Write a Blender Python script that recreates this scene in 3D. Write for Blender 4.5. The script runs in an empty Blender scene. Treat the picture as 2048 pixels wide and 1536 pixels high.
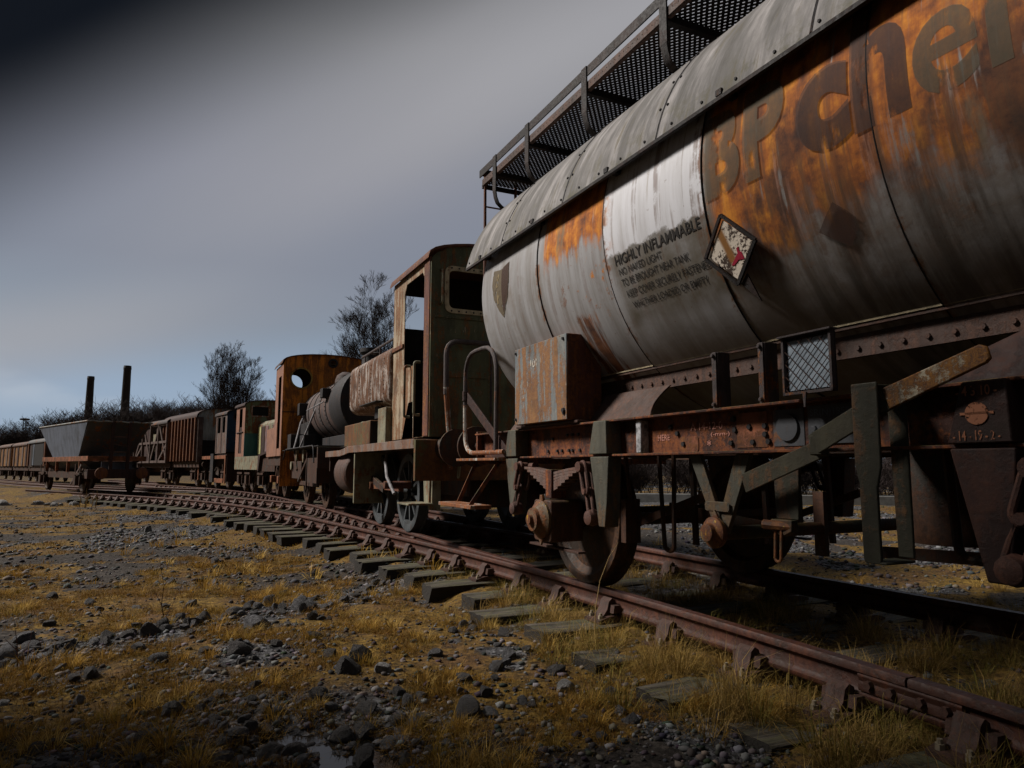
import bpy, bmesh, math, random
import numpy as np
from mathutils import Vector, Matrix
random.seed(7); rng = np.random.default_rng(7)
scene = bpy.context.scene; COL = scene.collection
R = math.radians

# ------------------------------------------------------------------ noise used for terrain
def _hash(ix, iy, s):
    n = (ix.astype(np.int64)*374761393 + iy.astype(np.int64)*668265263 + s*1442695041) & 0xffffffff
    n = ((n ^ (n >> 13))*1274126177) & 0xffffffff
    return ((n ^ (n >> 16)) & 0xffff)/65535.0
def vnoise(x, y, s=0):
    x = np.asarray(x, float); y = np.asarray(y, float)
    ix, iy = np.floor(x), np.floor(y); fx, fy = x-ix, y-iy
    fx = fx*fx*(3-2*fx); fy = fy*fy*(3-2*fy)
    a, b = _hash(ix, iy, s), _hash(ix+1, iy, s); c, d = _hash(ix, iy+1, s), _hash(ix+1, iy+1, s)
    return (a*(1-fx)+b*fx)*(1-fy)+(c*(1-fx)+d*fx)*fy
def fbm(x, y, s=0, o=4):
    v = 0; a = .5; t = 0
    for i in range(o):
        v = v+a*vnoise(np.asarray(x)*2**i, np.asarray(y)*2**i, s+i*17); t += a; a *= .5
    return v/t
def sstep(a, b, x):
    t = np.clip((np.asarray(x, float)-a)/(b-a), 0, 1); return t*t*(3-2*t)

# ------------------------------------------------------------------ mesh builder
class MB:
    def __init__(s): s.v = []; s.f = []
    def add(s, vs, fs):
        n = len(s.v); s.v += [tuple(p) for p in vs]; s.f += [tuple(i+n for i in f) for f in fs]; return s
    def box(s, x0, x1, y0, y1, z0, z1):
        return s.add([(x0,y0,z0),(x1,y0,z0),(x1,y1,z0),(x0,y1,z0),(x0,y0,z1),(x1,y0,z1),(x1,y1,z1),(x0,y1,z1)],
                     [(0,3,2,1),(4,5,6,7),(0,1,5,4),(1,2,6,5),(2,3,7,6),(3,0,4,7)])
    def prism(s, poly, ax, a0, a1):
        """poly of 2-D points extruded along ax: 'x' (y,z), 'y' (x,z), 'z' (x,y)"""
        def P(p, a):
            return {'x': (a,p[0],p[1]), 'y': (p[0],a,p[1]), 'z': (p[0],p[1],a)}[ax]
        n = len(poly)
        return s.add([P(p,a0) for p in poly]+[P(p,a1) for p in poly],
                     [tuple(range(n)), tuple(range(2*n-1,n-1,-1))]+[(i,(i+1)%n,n+(i+1)%n,n+i) for i in range(n)])
    def loft(s, rings, cap=True, closed=False):
        n = len(rings[0]); vs = [p for r in rings for p in r]; fs = []
        m = len(rings)
        for k in range(m if closed else m-1):
            a, b = k*n, ((k+1)%m)*n
            for i in range(n): fs.append((a+i, a+(i+1)%n, b+(i+1)%n, b+i))
        if cap and not closed: fs += [tuple(range(n))[::-1], tuple(range((m-1)*n, m*n))]
        return s.add(vs, fs)
    def tube(s, pts, r, n=8, closed=False):
        pts = [Vector(p) for p in pts]; rs = r if isinstance(r, (list, tuple)) else [r]*len(pts)
        rings = []; up = None; m = len(pts)
        for i, p in enumerate(pts):
            if closed: t = pts[(i+1)%m]-pts[i-1]
            else: t = pts[min(i+1,m-1)]-pts[max(i-1,0)]
            t.normalize()
            if up is None: up = Vector((0,0,1)) if abs(t.z) < .9 else Vector((1,0,0))
            a = t.cross(up)
            if a.length < 1e-4: a = t.cross(Vector((0,1,0)))
            a.normalize(); b = a.cross(t); up = b
            rings.append([p+a*math.cos(2*math.pi*k/n)*rs[i]+b*math.sin(2*math.pi*k/n)*rs[i] for k in range(n)])
        return s.loft(rings, closed=closed)
    def cyl(s, p0, p1, r0, r1=None, n=20): return s.tube([p0,p1], [r0, r0 if r1 is None else r1], n)
    def lathe(s, prof, c, ax='y', n=40, ring=None):
        """prof of (radius, offset along ax)"""
        rings = []
        for r, a in prof:
            rg = []
            for k in range(n):
                u, w = math.cos(2*math.pi*k/n)*r, math.sin(2*math.pi*k/n)*r
                rg.append({'y': (c[0]+u, c[1]+a, c[2]+w), 'x': (c[0]+a, c[1]+u, c[2]+w), 'z': (c[0]+u, c[1]+w, c[2]+a)}[ax])
            rings.append(rg)
        if ring is None: ring = prof[0][0] > .06 and abs(prof[0][0]-prof[-1][0]) < .012
        return s.loft(rings, closed=ring)
    def bar(s, p0, p1, w, h, up=(0,0,1)):
        """rectangular bar from p0 to p1: w across, h along up"""
        p0, p1 = Vector(p0), Vector(p1); t = (p1-p0).normalized(); a = t.cross(Vector(up)).normalized(); b = a.cross(t)
        q = [a*w/2+b*h/2, -a*w/2+b*h/2, -a*w/2-b*h/2, a*w/2-b*h/2]
        return s.loft([[p0+k for k in q], [p1+k for k in q]])
    def bolt(s, p, ax, r=.018, h=.02):
        d = {'x': (h,0,0), '-x': (-h,0,0), 'y': (0,h,0), 'z': (0,0,h)}[ax]
        return s.cyl(p, tuple(a+b for a, b in zip(p, d)), r, r*.85, 6)
    def shift(s, dx=0, dy=0, dz=0):
        s.v = [(a+dx,b+dy,c+dz) for a, b, c in s.v]; return s
    def build(s, name, mat, parent=None, bevel=0, ang=35, off=(0,0,0)):
        me = bpy.data.meshes.new(name)
        me.from_pydata([(a-off[0],b-off[1],c-off[2]) for a,b,c in s.v], [], s.f)
        bm = bmesh.new(); bm.from_mesh(me); bmesh.ops.recalc_face_normals(bm, faces=bm.faces); bm.to_mesh(me); bm.free()
        return link(me, name, mat, parent, bevel, ang)
def link(me, name, mat, parent=None, bevel=0, ang=35):
    for p in me.polygons: p.use_smooth = True
    me.set_sharp_from_angle(angle=R(ang))
    if mat is not None:
        for m in (mat if isinstance(mat, (list, tuple)) else [mat]): me.materials.append(m)
    o = bpy.data.objects.new(name, me); COL.objects.link(o)
    if parent is not None: o.parent = parent
    if bevel:
        b = o.modifiers.new('Bevel', 'BEVEL'); b.width = bevel; b.segments = 2; b.limit_method = 'ANGLE'; b.angle_limit = R(40)
        b.harden_normals = False
    return o
def sheet(outer, holes, ax, a0, a1):
    """flat plate with holes, extruded between a0 and a1 along ax"""
    bm = bmesh.new(); n0 = []
    def P(p, a): return {'x': (a,p[0],p[1]), 'y': (p[0],a,p[1]), 'z': (p[0],p[1],a)}[ax]
    es = []
    for loop in [outer]+holes:
        vs = [bm.verts.new(P(p,a0)) for p in loop]
        es += [bm.edges.new((vs[i], vs[(i+1)%len(vs)])) for i in range(len(vs))]
    bmesh.ops.triangle_fill(bm, use_beauty=True, use_dissolve=False, edges=es)
    r = bmesh.ops.extrude_face_region(bm, geom=bm.faces[:])
    d = {'x': (a1-a0,0,0), 'y': (0,a1-a0,0), 'z': (0,0,a1-a0)}[ax]
    bmesh.ops.translate(bm, vec=d, verts=[g for g in r['geom'] if isinstance(g, bmesh.types.BMVert)])
    m = MB(); bm.verts.index_update()
    m.add([v.co[:] for v in bm.verts], [[v.index for v in f.verts] for f in bm.faces]); bm.free(); return m
def rrect(x0, x1, z0, z1, r, n=4):
    out = []
    for cx, cz, a0 in ((x1-r,z1-r,0),(x0+r,z1-r,90),(x0+r,z0+r,180),(x1-r,z0+r,270)):
        for k in range(n+1): a = R(a0+90*k/n); out.append((cx+r*math.cos(a), cz+r*math.sin(a)))
    return out
def circ(cx, cz, r, n=28): return [(cx+r*math.cos(2*math.pi*k/n), cz+r*math.sin(2*math.pi*k/n)) for k in range(n)]
def arc_top(y, ze, rise, n=12):
    """points from (y, ze) over the crest to (-y, ze)"""
    return [(y*math.cos(math.pi*k/n), ze+rise*(1-math.cos(math.pi*k/n)**2)**.75) for k in range(n+1)]
def tag(o, label=None, cat=None, group=None, kind=None):
    if label: o['label'] = label
    if cat: o['category'] = cat
    if group: o['group'] = group
    if kind: o['kind'] = kind
    return o
def thing(name, label, cat, loc, heading=0, group=None):
    o = bpy.data.objects.new(name, None); o.empty_display_size = .3; COL.objects.link(o)
    o.location = loc; o.rotation_euler = (0, 0, R(heading)); return tag(o, label, cat, group)

# ------------------------------------------------------------------ materials
class NT:
    def __init__(s, name):
        s.m = bpy.data.materials.new(name); s.m.use_nodes = True; s.t = s.m.node_tree; s.t.nodes.clear()
        s.out = s.t.nodes.new('ShaderNodeOutputMaterial')
    def n(s, kind, **kw):
        x = s.t.nodes.new('ShaderNode'+kind)
        for k, v in kw.items(): setattr(x, k, v)
        return x
    def l(s, a, b): s.t.links.new(a, b)
    def put(s, sock, v):
        if hasattr(v, 'links') or isinstance(v, bpy.types.NodeSocket): s.l(v, sock)
        else:
            if isinstance(v, (tuple, list)) and len(v) == 3 and sock.type == 'RGBA': v = (*v, 1)
            sock.default_value = v
    def math(s, op, a, b=0, c=None, clamp=False):
        x = s.n('Math', operation=op, use_clamp=clamp); s.put(x.inputs[0], a); s.put(x.inputs[1], b)
        if c is not None: s.put(x.inputs[2], c)
        return x.outputs[0]
    def mul(s, a, b): return s.math('MULTIPLY', a, b)
    def add(s, a, b): return s.math('ADD', a, b)
    def sub(s, a, b): return s.math('SUBTRACT', a, b)
    def step(s, x, a, b, lo=0., hi=1.):
        m = s.n('MapRange', interpolation_type='SMOOTHSTEP'); s.put(m.inputs[0], x)
        for i, v in enumerate((a, b, lo, hi)): s.put(m.inputs[i+1], v)
        return m.outputs[0]
    def mix(s, f, a, b, mode='MIX'):
        m = s.n('Mix', data_type='RGBA', blend_type=mode); s.put(m.inputs[0], f); s.put(m.inputs[6], a); s.put(m.inputs[7], b); return m.outputs[2]
    def ramp(s, f, stops):
        m = s.n('ValToRGB'); e = m.color_ramp.elements
        while len(e) < len(stops): e.new(.5)
        for i, (p, c) in enumerate(stops):
            e[i].position = p; e[i].color = (*c, 1) if len(c) == 3 else c
        s.put(m.inputs[0], f); return m.outputs[0]
    def coord(s, which='Object'): return s.n('TexCoord').outputs[which]
    def scale(s, v, sc):
        m = s.n('VectorMath', operation='MULTIPLY'); s.put(m.inputs[0], v); m.inputs[1].default_value = sc if isinstance(sc, tuple) else (sc,)*3; return m.outputs[0]
    def noise(s, v, sc=1., det=6, rough=.6, off=None):
        if isinstance(sc, tuple): v = s.scale(v, sc); sc = 1
        if off:
            m = s.n('VectorMath', operation='ADD'); s.put(m.inputs[0], v); m.inputs[1].default_value = off; v = m.outputs[0]
        x = s.n('TexNoise'); s.put(x.inputs['Vector'], v); x.inputs['Scale'].default_value = sc; x.inputs['Detail'].default_value = det; x.inputs['Roughness'].default_value = rough
        return x.outputs[0]
    def xyz(s, v):
        x = s.n('SeparateXYZ'); s.put(x.inputs[0], v); return x.outputs
    def bsdf(s, col, rough=.8, bump=None, bstr=.4, bdist=.01, metal=0., spec=.35):
        b = s.n('BsdfPrincipled'); s.put(b.inputs['Base Color'], col); s.put(b.inputs['Roughness'], rough); s.put(b.inputs['Metallic'], metal)
        b.inputs['Specular IOR Level'].default_value = spec
        if bump is not None:
            u = s.n('Bump'); u.inputs['Strength'].default_value = bstr; u.inputs['Distance'].default_value = bdist; s.put(u.inputs['Height'], bump); s.l(u.outputs[0], b.inputs['Normal'])
        s.b = b; s.l(b.outputs[0], s.out.inputs[0]); return s.m

RUST = ((.028,.011,.007), (.085,.03,.013), (.21,.078,.022), (.36,.15,.035))
def rusty(name, paint=(.1,.1,.1), amount=.5, scale=2.2, streak=.5, rust=RUST, paint2=None, rough=.72, moss=0., chips=0., chipcol=(.5,.47,.4), seed=0., bump=.5, bright=1.):
    t = NT(name); c = t.coord(); off = (seed*3.1, seed*1.7, seed*.9)
    big = t.noise(c, scale, 7, .62, off); st = t.noise(c, (scale*4.5,scale*4.5,scale*.55), 5, .6, off); fine = t.noise(c, scale*11, 8, .7, off)
    v = t.add(t.add(t.mul(big, 1-streak), t.mul(st, streak)), t.mul(t.sub(fine, .5), .28))
    thr = .5+(.5-amount)*.55
    mask = t.step(v, thr-.035, thr+.05)
    rb = [tuple(min(1, k*bright) for k in q) for q in rust]
    rc = t.ramp(t.add(t.mul(fine, .55), t.mul(st, .45)), [(.3, rb[0]), (.46, rb[1]), (.6, rb[2]), (.76, rb[3])])
    p2 = paint2 or tuple(k*.6 for k in paint)
    pc = t.mix(t.step(t.noise(c, (scale*3,scale*3,scale*.8), 6, .65, (9+seed,2,5)), .35, .68), paint, p2)
    col = t.mix(mask, pc, rc)
    if chips:
        ch = t.noise(c, (scale*9,scale*9,scale*2.2), 8, .75, (3,seed,8)); col = t.mix(t.step(ch, .62-chips*.16, .68-chips*.16), col, chipcol)
    dirt = t.noise(c, scale*1.1, 5, .6, (seed,11,4)); col = t.mix(t.step(dirt, .5, .75, 0, .55), col, (.02,.016,.012))
    if moss:
        g = t.n('NewGeometry'); nz = t.xyz(g.outputs['Normal'])[2]; mn = t.noise(c, scale*3, 6, .7, (2,7,seed))
        col = t.mix(t.mul(t.mul(t.step(nz, .2, .8), t.step(mn, .4, .6)), moss), col, (.07,.075,.015))
    return t.bsdf(col, t.step(fine, .3, .8, rough-.12, min(.97, rough+.16)), t.add(t.mul(mask, .45), t.mul(fine, .9)), bump, .006)
M = {}
M['under'] = rusty('dark underframe', (.04,.034,.028), .6, 3, .35, rust=((.015,.008,.006),(.035,.015,.009),(.075,.03,.013),(.13,.052,.02)), moss=.35, seed=1)
M['olive'] = rusty('olive plate', (.036,.035,.022), .4, 3, .4, rust=((.03,.014,.008),(.06,.03,.015),(.1,.055,.025),(.16,.08,.03)), seed=2, moss=.3)
M['oliveL'] = rusty('grey green guard plate', (.085,.082,.062), .45, 3.5, .45, rust=((.04,.025,.016),(.08,.05,.03),(.12,.08,.04),(.18,.1,.045)), seed=4, moss=.3)
M['solebar'] = rusty('solebar rust', (.05,.018,.012), .56, 3.5, .25, rust=((.018,.007,.005),(.08,.022,.01),(.22,.068,.018),(.42,.15,.035)), seed=3, moss=.75)
M['rustred'] = rusty('red brown rust', (.13,.05,.035), .55, 4, .35, seed=5)
M['rustpink'] = rusty('pale pink rust', (.085,.052,.042), .5, 5, .5, rust=((.028,.014,.011),(.06,.03,.021),(.11,.057,.04),(.18,.1,.07)), seed=6)
M['spring'] = rusty('spring steel rust', (.15,.1,.085), .5, 9, .2, rust=((.05,.025,.02),(.1,.052,.04),(.16,.085,.06),(.22,.12,.08)), seed=7)
M['chain'] = rusty('shackle rust', (.09,.045,.035), .6, 9, .2, rust=((.025,.01,.008),(.07,.03,.022),(.13,.06,.04),(.2,.1,.065)), seed=8)
M['wheel'] = rusty('wheel rust', (.03,.019,.013), .55, 4, .1, rust=((.012,.006,.004),(.035,.016,.008),(.085,.037,.014),(.17,.075,.024)), seed=9)
M['grate'] = rusty('walkway steel', (.013,.011,.011), .5, 4, .3, rust=((.006,.005,.005),(.014,.008,.007),(.028,.014,.011),(.06,.026,.017)), seed=10)
M['rail'] = rusty('rail rust', (.05,.019,.012), .6, 4, .05, rust=((.016,.006,.004),(.045,.014,.008),(.088,.029,.014),(.19,.07,.024)), seed=11, rough=.6)
M['chair'] = rusty('chair rust', (.05,.027,.02), .6, 8, .1, rust=((.018,.008,.006),(.042,.019,.013),(.08,.038,.027),(.14,.07,.045)), seed=12)
M['whitepaint'] = rusty('flaking white paint', (.5,.48,.43), .58, 6, .5, rust=((.05,.02,.012),(.14,.05,.02),(.28,.1,.03),(.4,.17,.05)), seed=13)
M['dullpipe'] = rusty('dull purple brown pipe', (.075,.06,.06), .35, 8, .3, seed=14)
M['boxpaint'] = rusty('blue grey box paint', (.19,.19,.175), .53, 3.2, .72, rust=((.06,.024,.016),(.15,.065,.03),(.24,.12,.045),(.34,.18,.06)), paint2=(.12,.145,.16), chips=.12, chipcol=(.45,.4,.32), seed=15)
M['lever'] = rusty('lever paint', (.06,.055,.034), .35, 4, .3, rust=((.03,.015,.008),(.07,.035,.015),(.12,.06,.025),(.2,.1,.03)), seed=16)
M['leverend'] = rusty('lever end flaking white', (.42,.37,.27), .64, 9, .2, rust=((.03,.012,.007),(.1,.04,.012),(.25,.11,.02),(.42,.22,.05)), seed=17)
M['cabgreen'] = rusty('faded green cab paint', (.11,.115,.06), .47, 2.6, .55, rust=((.045,.02,.01),(.1,.05,.02),(.19,.09,.03),(.3,.14,.045)), paint2=(.07,.075,.04), chips=.06, chipcol=(.33,.25,.17), seed=18)
M['tankpeel'] = rusty('peeled side tank', (.46,.41,.37), .58, 4.4, .62, rust=((.028,.011,.006),(.07,.027,.01),(.14,.053,.014),(.24,.095,.022)), paint2=(.2,.165,.14), seed=19)
M['cabpeel'] = rusty('peeled cab side', (.4,.33,.24), .52, 3, .7, rust=((.06,.025,.011),(.13,.06,.025),(.22,.11,.05),(.32,.17,.075)), paint2=(.25,.19,.12), seed=20)
M['plank'] = rusty('running plate', (.2,.15,.125), .5, 4, .35, rust=((.06,.03,.02),(.13,.065,.04),(.22,.11,.06),(.32,.17,.1)), seed=21)
M['beam'] = rusty('buffer beam', (.1,.09,.035), .55, 2.4, .3, rust=((.035,.014,.008),(.09,.036,.013),(.17,.07,.018),(.26,.115,.025)), seed=22)
M['black'] = rusty('sooty black iron', (.024,.022,.024), .35, 4, .3, rust=((.015,.01,.008),(.032,.018,.013),(.06,.03,.02),(.1,.045,.025)), seed=23)
M['boiler'] = rusty('boiler iron', (.085,.068,.066), .5, 2.4, .45, rust=((.025,.014,.012),(.07,.042,.036),(.12,.075,.06),(.2,.105,.08)), paint2=(.055,.05,.052), seed=24)
M['orange'] = rusty('orange rust cab', (.66,.215,.022), .54, 2.6, .7, rust=((.03,.012,.006),(.13,.042,.01),(.36,.125,.016),(.55,.24,.028)), paint2=(.52,.2,.015), seed=25)
M['pinkside'] = rusty('pale rust cab side', (.26,.13,.09), .5, 3, .6, rust=((.12,.05,.03),(.22,.1,.06),(.32,.16,.1),(.42,.22,.14)), seed=26)
M['steelblue'] = rusty('bluish wheel steel', (.075,.085,.092), .3, 5, .3, rust=((.04,.03,.025),(.08,.06,.05),(.13,.1,.085),(.2,.15,.12)), seed=27)
M['greygreen'] = rusty('pale grey green box', (.23,.22,.15), .42, 4, .4, seed=28)
M['green'] = rusty('light green paint', (.15,.19,.105), .55, 1.6, .5, paint2=(.15,.19,.11), seed=29)
M['teal'] = rusty('teal paint', (.045,.15,.16), .22, 2, .5, paint2=(.035,.11,.12), seed=30)
M['yellow'] = rusty('pale yellow green paint', (.5,.48,.22), .2, 3, .5, seed=31)
M['mauve'] = rusty('mauve brown panel', (.2,.13,.13), .4, 3, .6, seed=32)
M['blue'] = rusty('dark blue paint', (.022,.055,.105), .3, 2, .4, paint2=(.018,.04,.075), seed=33)
M['greyside'] = rusty('grey pink cab side', (.15,.13,.12), .52, 3, .7, rust=((.04,.022,.017),(.09,.05,.035),(.15,.085,.06),(.22,.13,.09)), seed=34)
M['orangetrim'] = rusty('orange trim', (.3,.1,.045), .55, 4, .3, seed=35)
M['vanrust'] = rusty('rusty van side', (.09,.038,.025), .66, 1.8, .6, seed=36, chips=.1, chipcol=(.33,.2,.14))
M['vanend'] = rusty('van end pale panel', (.3,.32,.31), .42, 1.6, .75, rust=((.07,.03,.014),(.16,.07,.03),(.26,.11,.04),(.36,.17,.06)), seed=37)
M['timber'] = rusty('bleached timber frame', (.13,.095,.083), .5, 4, .5, rust=((.025,.014,.012),(.05,.028,.023),(.1,.06,.048),(.17,.11,.09)), seed=38)
M['darkred'] = rusty('dark red brown', (.03,.014,.012), .55, 3, .4, rust=((.012,.006,.005),(.028,.012,.01),(.055,.023,.016),(.1,.042,.026)), seed=39)
M['hopside'] = rusty('blue grey hopper side', (.11,.13,.17), .2, 1.1, .75, rust=((.04,.03,.02),(.07,.052,.036),(.1,.07,.045),(.13,.09,.05)), paint2=(.055,.065,.082), seed=40)
M['hopend'] = rusty('dull hopper end', (.06,.064,.072), .36, 1.4, .5, paint2=(.075,.08,.09), seed=41)
M['yvan'] = rusty('yellow brown van', (.19,.105,.032), .7, 2, .7, rust=((.05,.02,.01),(.13,.055,.018),(.27,.13,.03),(.4,.22,.06)), seed=42)
M['greyroof'] = rusty('pale roof', (.11,.11,.11), .35, 3, .3, seed=43)
M['brownroof'] = rusty('brown roof', (.06,.038,.032), .45, 3, .3, seed=44)
M['darkroof'] = rusty('dark roof', (.05,.04,.04), .4, 3, .2, seed=45)
M['cream'] = rusty('cream window rim', (.5,.42,.27), .32, 7, .3, seed=46)
M['yelrim'] = rusty('yellow window rim', (.36,.24,.05), .4, 6, .3, seed=47)
M['axcover'] = rusty('axlebox cover', (.13,.085,.045), .55, 6, .2, seed=48, chips=.1, chipcol=(.6,.36,.02))
M['copper'] = rusty('grey pipe', (.26,.25,.26), .25, 6, .3, seed=49)
M['stack'] = rusty('sooty brick stack', (.03,.026,.026), .3, .6, .3, rust=((.02,.016,.016),(.03,.022,.02),(.045,.03,.026),(.06,.04,.034)), seed=50)
def simple(name, col, rough=.8, var=.5, sc=8, bump=.3, spec=.3):
    t = NT(name); c = t.coord(); n = t.noise(c, sc, 6, .65)
    return t.bsdf(t.mix(t.step(n, .35, .7), col, tuple(k*(1-var) for k in col)), rough, n, bump, .004, spec=spec)
M['ink'] = simple('black stencil paint', (.02,.018,.016), .8)
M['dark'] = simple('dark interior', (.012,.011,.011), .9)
M['whitebolt'] = simple('pale bolt head', (.25,.21,.15), .7)
M['concrete'] = simple('pale concrete', (.14,.14,.135), .9, .35, 5)
M['bark'] = simple('bare branch bark', (.05,.04,.038), .9, .5, 12)
M['barkfar'] = simple('far scrub bark', (.045,.033,.031), .95, .4, 3)
M['twig'] = simple('red brown twig', (.1,.04,.03), .9, .4, 20)
M['straw'] = simple('straw stalk', (.42,.29,.12), .8, .3, 20)
M['hillm'] = simple('far moor', (.03,.027,.026), 1., .5, .05, .1)
M['slateblue'] = simple('pale blue paper', (.3,.36,.42), .5, .3, 14)
M['redpaint'] = simple('crimson flame print', (.35,.01,.04), .7, .3, 30)
M['wood'] = simple('white painted block', (.5,.5,.52), .85, .8, 22)

def worn(name, col, keep=.6, sc=26, rough=.8, streaky=False, opa=1.):
    """paint marks that have partly flaked away"""
    t = NT(name); c = t.coord(); n = t.noise(c, (sc,sc,sc*.4) if streaky else sc, 7, .7)
    m = t.bsdf(t.mix(t.noise(c, 60, 3), col, tuple(k*.7 for k in col)), rough)
    tr = t.n('BsdfTransparent'); mx = t.n('MixShader'); t.put(mx.inputs[0], t.step(n, .58-keep*.25, .68-keep*.25, 0., opa)); t.l(tr.outputs[0], mx.inputs[1]); t.l(t.b.outputs[0], mx.inputs[2]); t.l(mx.outputs[0], t.out.inputs[0])
    return m
M['ghost'] = worn('faded letter stain', (.125,.1,.062), .8, 8, .75, True, .6)
M['ghost2'] = worn('dark letter stain', (.06,.026,.017), .84, 8, .75, True, .68)
M['stencil'] = worn('worn black stencil', (.018,.015,.013), 1.1, 20)
M['chalk'] = worn('pale pink chalk marks', (.55,.25,.19), .85, 40)
M['chalkdim'] = worn('dim chalk marks', (.36,.15,.08), .85, 40)
M['whitemark'] = worn('white painted figures', (.6,.56,.48), .6, 50)
M['shieldpaint'] = worn('faded brown shield', (.13,.1,.06), .8, 12)
M['shieldmark'] = worn('faded ochre shield mark', (.25,.19,.1), .5, 20)

# sleepers
def sleeper_mat():
    t = NT('weathered sleeper timber'); c = t.coord(); g = t.noise(c, (2.5,30,30), 6, .65); n = t.noise(c, 5, 5, .6); f = t.noise(c, 40, 4, .7)
    col = t.ramp(g, [(.34,(.014,.012,.01)), (.5,(.06,.052,.041)), (.68,(.17,.15,.118))])
    col = t.mix(t.step(n, .45, .7, 0, .6), col, (.03,.026,.02))
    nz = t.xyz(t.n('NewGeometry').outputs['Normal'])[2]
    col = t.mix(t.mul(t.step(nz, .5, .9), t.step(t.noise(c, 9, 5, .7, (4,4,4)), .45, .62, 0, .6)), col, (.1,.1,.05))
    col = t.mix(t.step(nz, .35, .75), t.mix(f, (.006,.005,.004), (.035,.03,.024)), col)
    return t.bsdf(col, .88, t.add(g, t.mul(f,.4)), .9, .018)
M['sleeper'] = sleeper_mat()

# tank shell: UV is metres along the tank (u) and round it (v, 0 on the centre line)
def tank_mat():
    t = NT('tank shell paint'); uv = t.coord('UV'); U = t.xyz(uv)
    n1 = t.noise(uv, 2.6, 7, .65); n2 = t.noise(uv, 9, 8, .7); st = t.noise(uv, (9,.9,1), 6, .65); st2 = t.noise(uv, (26,1.6,1), 5, .6, (5,3,0)); sp = t.noise(uv, 38, 6, .75)
    j = t.mul(t.sub(n1, .5), .34); j2 = t.mul(t.sub(n2, .5), .16); js = t.mul(t.sub(st, .5), .55)
    u = t.add(U[0], t.mul(j2, .25)); v = t.add(U[1], t.add(j, j2)); vs = t.add(v, js)
    u0 = U[0]
    def box(x, a, b, s): return t.mul(t.step(x, a-s, a+s), t.sub(1., t.step(x, b-s, b+s)))
    base = t.mix(t.step(st, .35, .68), (.33,.33,.34), (.22,.21,.2))
    base = t.mix(t.step(n1, .5, .72, 0, .6), base, (.18,.15,.115))
    base = t.mix(t.mul(t.sub(1., t.step(u0, -1.82, -1.76)), t.step(n2, .3, .6, .45, .92)), base, (.19,.165,.145))
    # the freshly coated ring
    wp = t.mul(box(u0, -1.79, -.875, .006), t.step(t.add(U[1], t.add(t.mul(j,.22), j2)), -.215, -.19))
    white = t.mix(t.step(st, .42, .72, 0, .7), (.66,.67,.71), (.42,.41,.41)); white = t.mix(t.step(st2, .6, .72, 0, .55), white, (.3,.26,.2))
    # brown grime round the stencilled notice
    gr = t.mul(t.mul(box(u, -1.86, -.93, .05), box(U[1], -.66, -.16, .06)), t.step(n1, .3, .62, .25, 1.))
    base = t.mix(t.mul(gr, .92), base, (.105,.088,.062))
    base = t.mix(wp, base, white)
    rust = t.ramp(t.add(t.mul(n2, .5), t.mul(st, .5)), [(.3,(.05,.018,.011)), (.41,(.15,.045,.014)), (.5,(.38,.115,.015)), (.6,(.62,.235,.02)), (.76,(.45,.2,.1))])
    rb = t.noise(uv, (3.2,1.5,1), 6, .68, (2,6,0)); rs = t.noise(uv, (15,1.1,1), 6, .65, (7,1,0))
    rust = t.mix(t.step(t.sub(rb, t.mul(t.add(U[1], .1), .25)), .48, .62, 0, .92), rust, t.ramp(n2, [(.35,(.03,.013,.01)), (.6,(.13,.045,.018))]))
    rust = t.mix(t.step(rs, .56, .66, 0, .8), rust, t.ramp(n2, [(.35,(.2,.085,.05)), (.6,(.42,.22,.15))]))
    rust = t.mix(t.step(t.noise(uv, (5,1.2,1), 6, .65, (3,3,0)), .54, .66, 0, .75), rust, (.15,.125,.085))
    # rust ring near the far end
    r1 = t.mul(t.mul(box(u0, -.86, -.07, .02), t.step(vs, -.14, .02)), t.step(st2, .3, .42))
    r1b = t.mul(t.mul(box(u, -.9, -.25, .1), t.step(v, -.95, -.1)), t.step(t.add(n2, t.mul(t.sub(n1,.5),.8)), .56, .64))
    r3 = t.mul(box(t.add(u,t.mul(j2,.5)), -.62, -.36, .012), t.mul(box(v, -1.05, -.5, .03), t.step(st, .4, .52)))
    # the great rust area under the old lettering
    edge = t.add(vs, t.mul(t.sub(n1,.5), .25))
    r2 = t.mul(t.sub(1., t.step(u0, -1.87, -1.8)), t.mul(t.step(edge, -.62, -.36), t.step(t.add(st2, t.mul(t.sub(n1,.5),.6)), .24, .38)))
    r2b = t.mul(t.sub(1., t.step(u, -1.95, -1.7)), t.mul(t.step(v, -.8, -.2), t.step(t.add(n2, t.mul(t.sub(st,.5),.6)), .49, .6)))
    sc = t.mul(t.step(sp, .66, .71), t.step(n1, .45, .6))
    rm = t.math('MAXIMUM', t.math('MAXIMUM', r1, r2), t.math('MAXIMUM', t.math('MAXIMUM', r1b, r2b), t.math('MAXIMUM', r3, sc)))
    col = t.mix(rm, base, rust)
    # bare streaks running down through the rust
    col = t.mix(t.mul(t.sub(1., t.step(u0, -1.85, -1.8)), t.mul(t.step(st2, .62, .72), t.step(t.noise(uv,(3,1.3,1),4,.6,(8,1,0)), .52, .66))), col, (.45,.38,.34))
    # rust creeping out of the ring seams
    sd = None
    for x in (.03,-.87,-1.79,-2.75,-3.7):
        q = t.math('ABSOLUTE', t.sub(u0, x)); sd = q if sd is None else t.math('MINIMUM', sd, q)
    sr = t.mul(t.step(t.add(sd, t.mul(t.sub(n2, .5), -.16)), .03, .004), t.step(t.add(n1, t.mul(t.sub(sp,.5),.4)), .46, .56)); col = t.mix(t.mul(sr, .85), col, t.mix(n2, (.05,.02,.011), (.26,.1,.03)))
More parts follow.
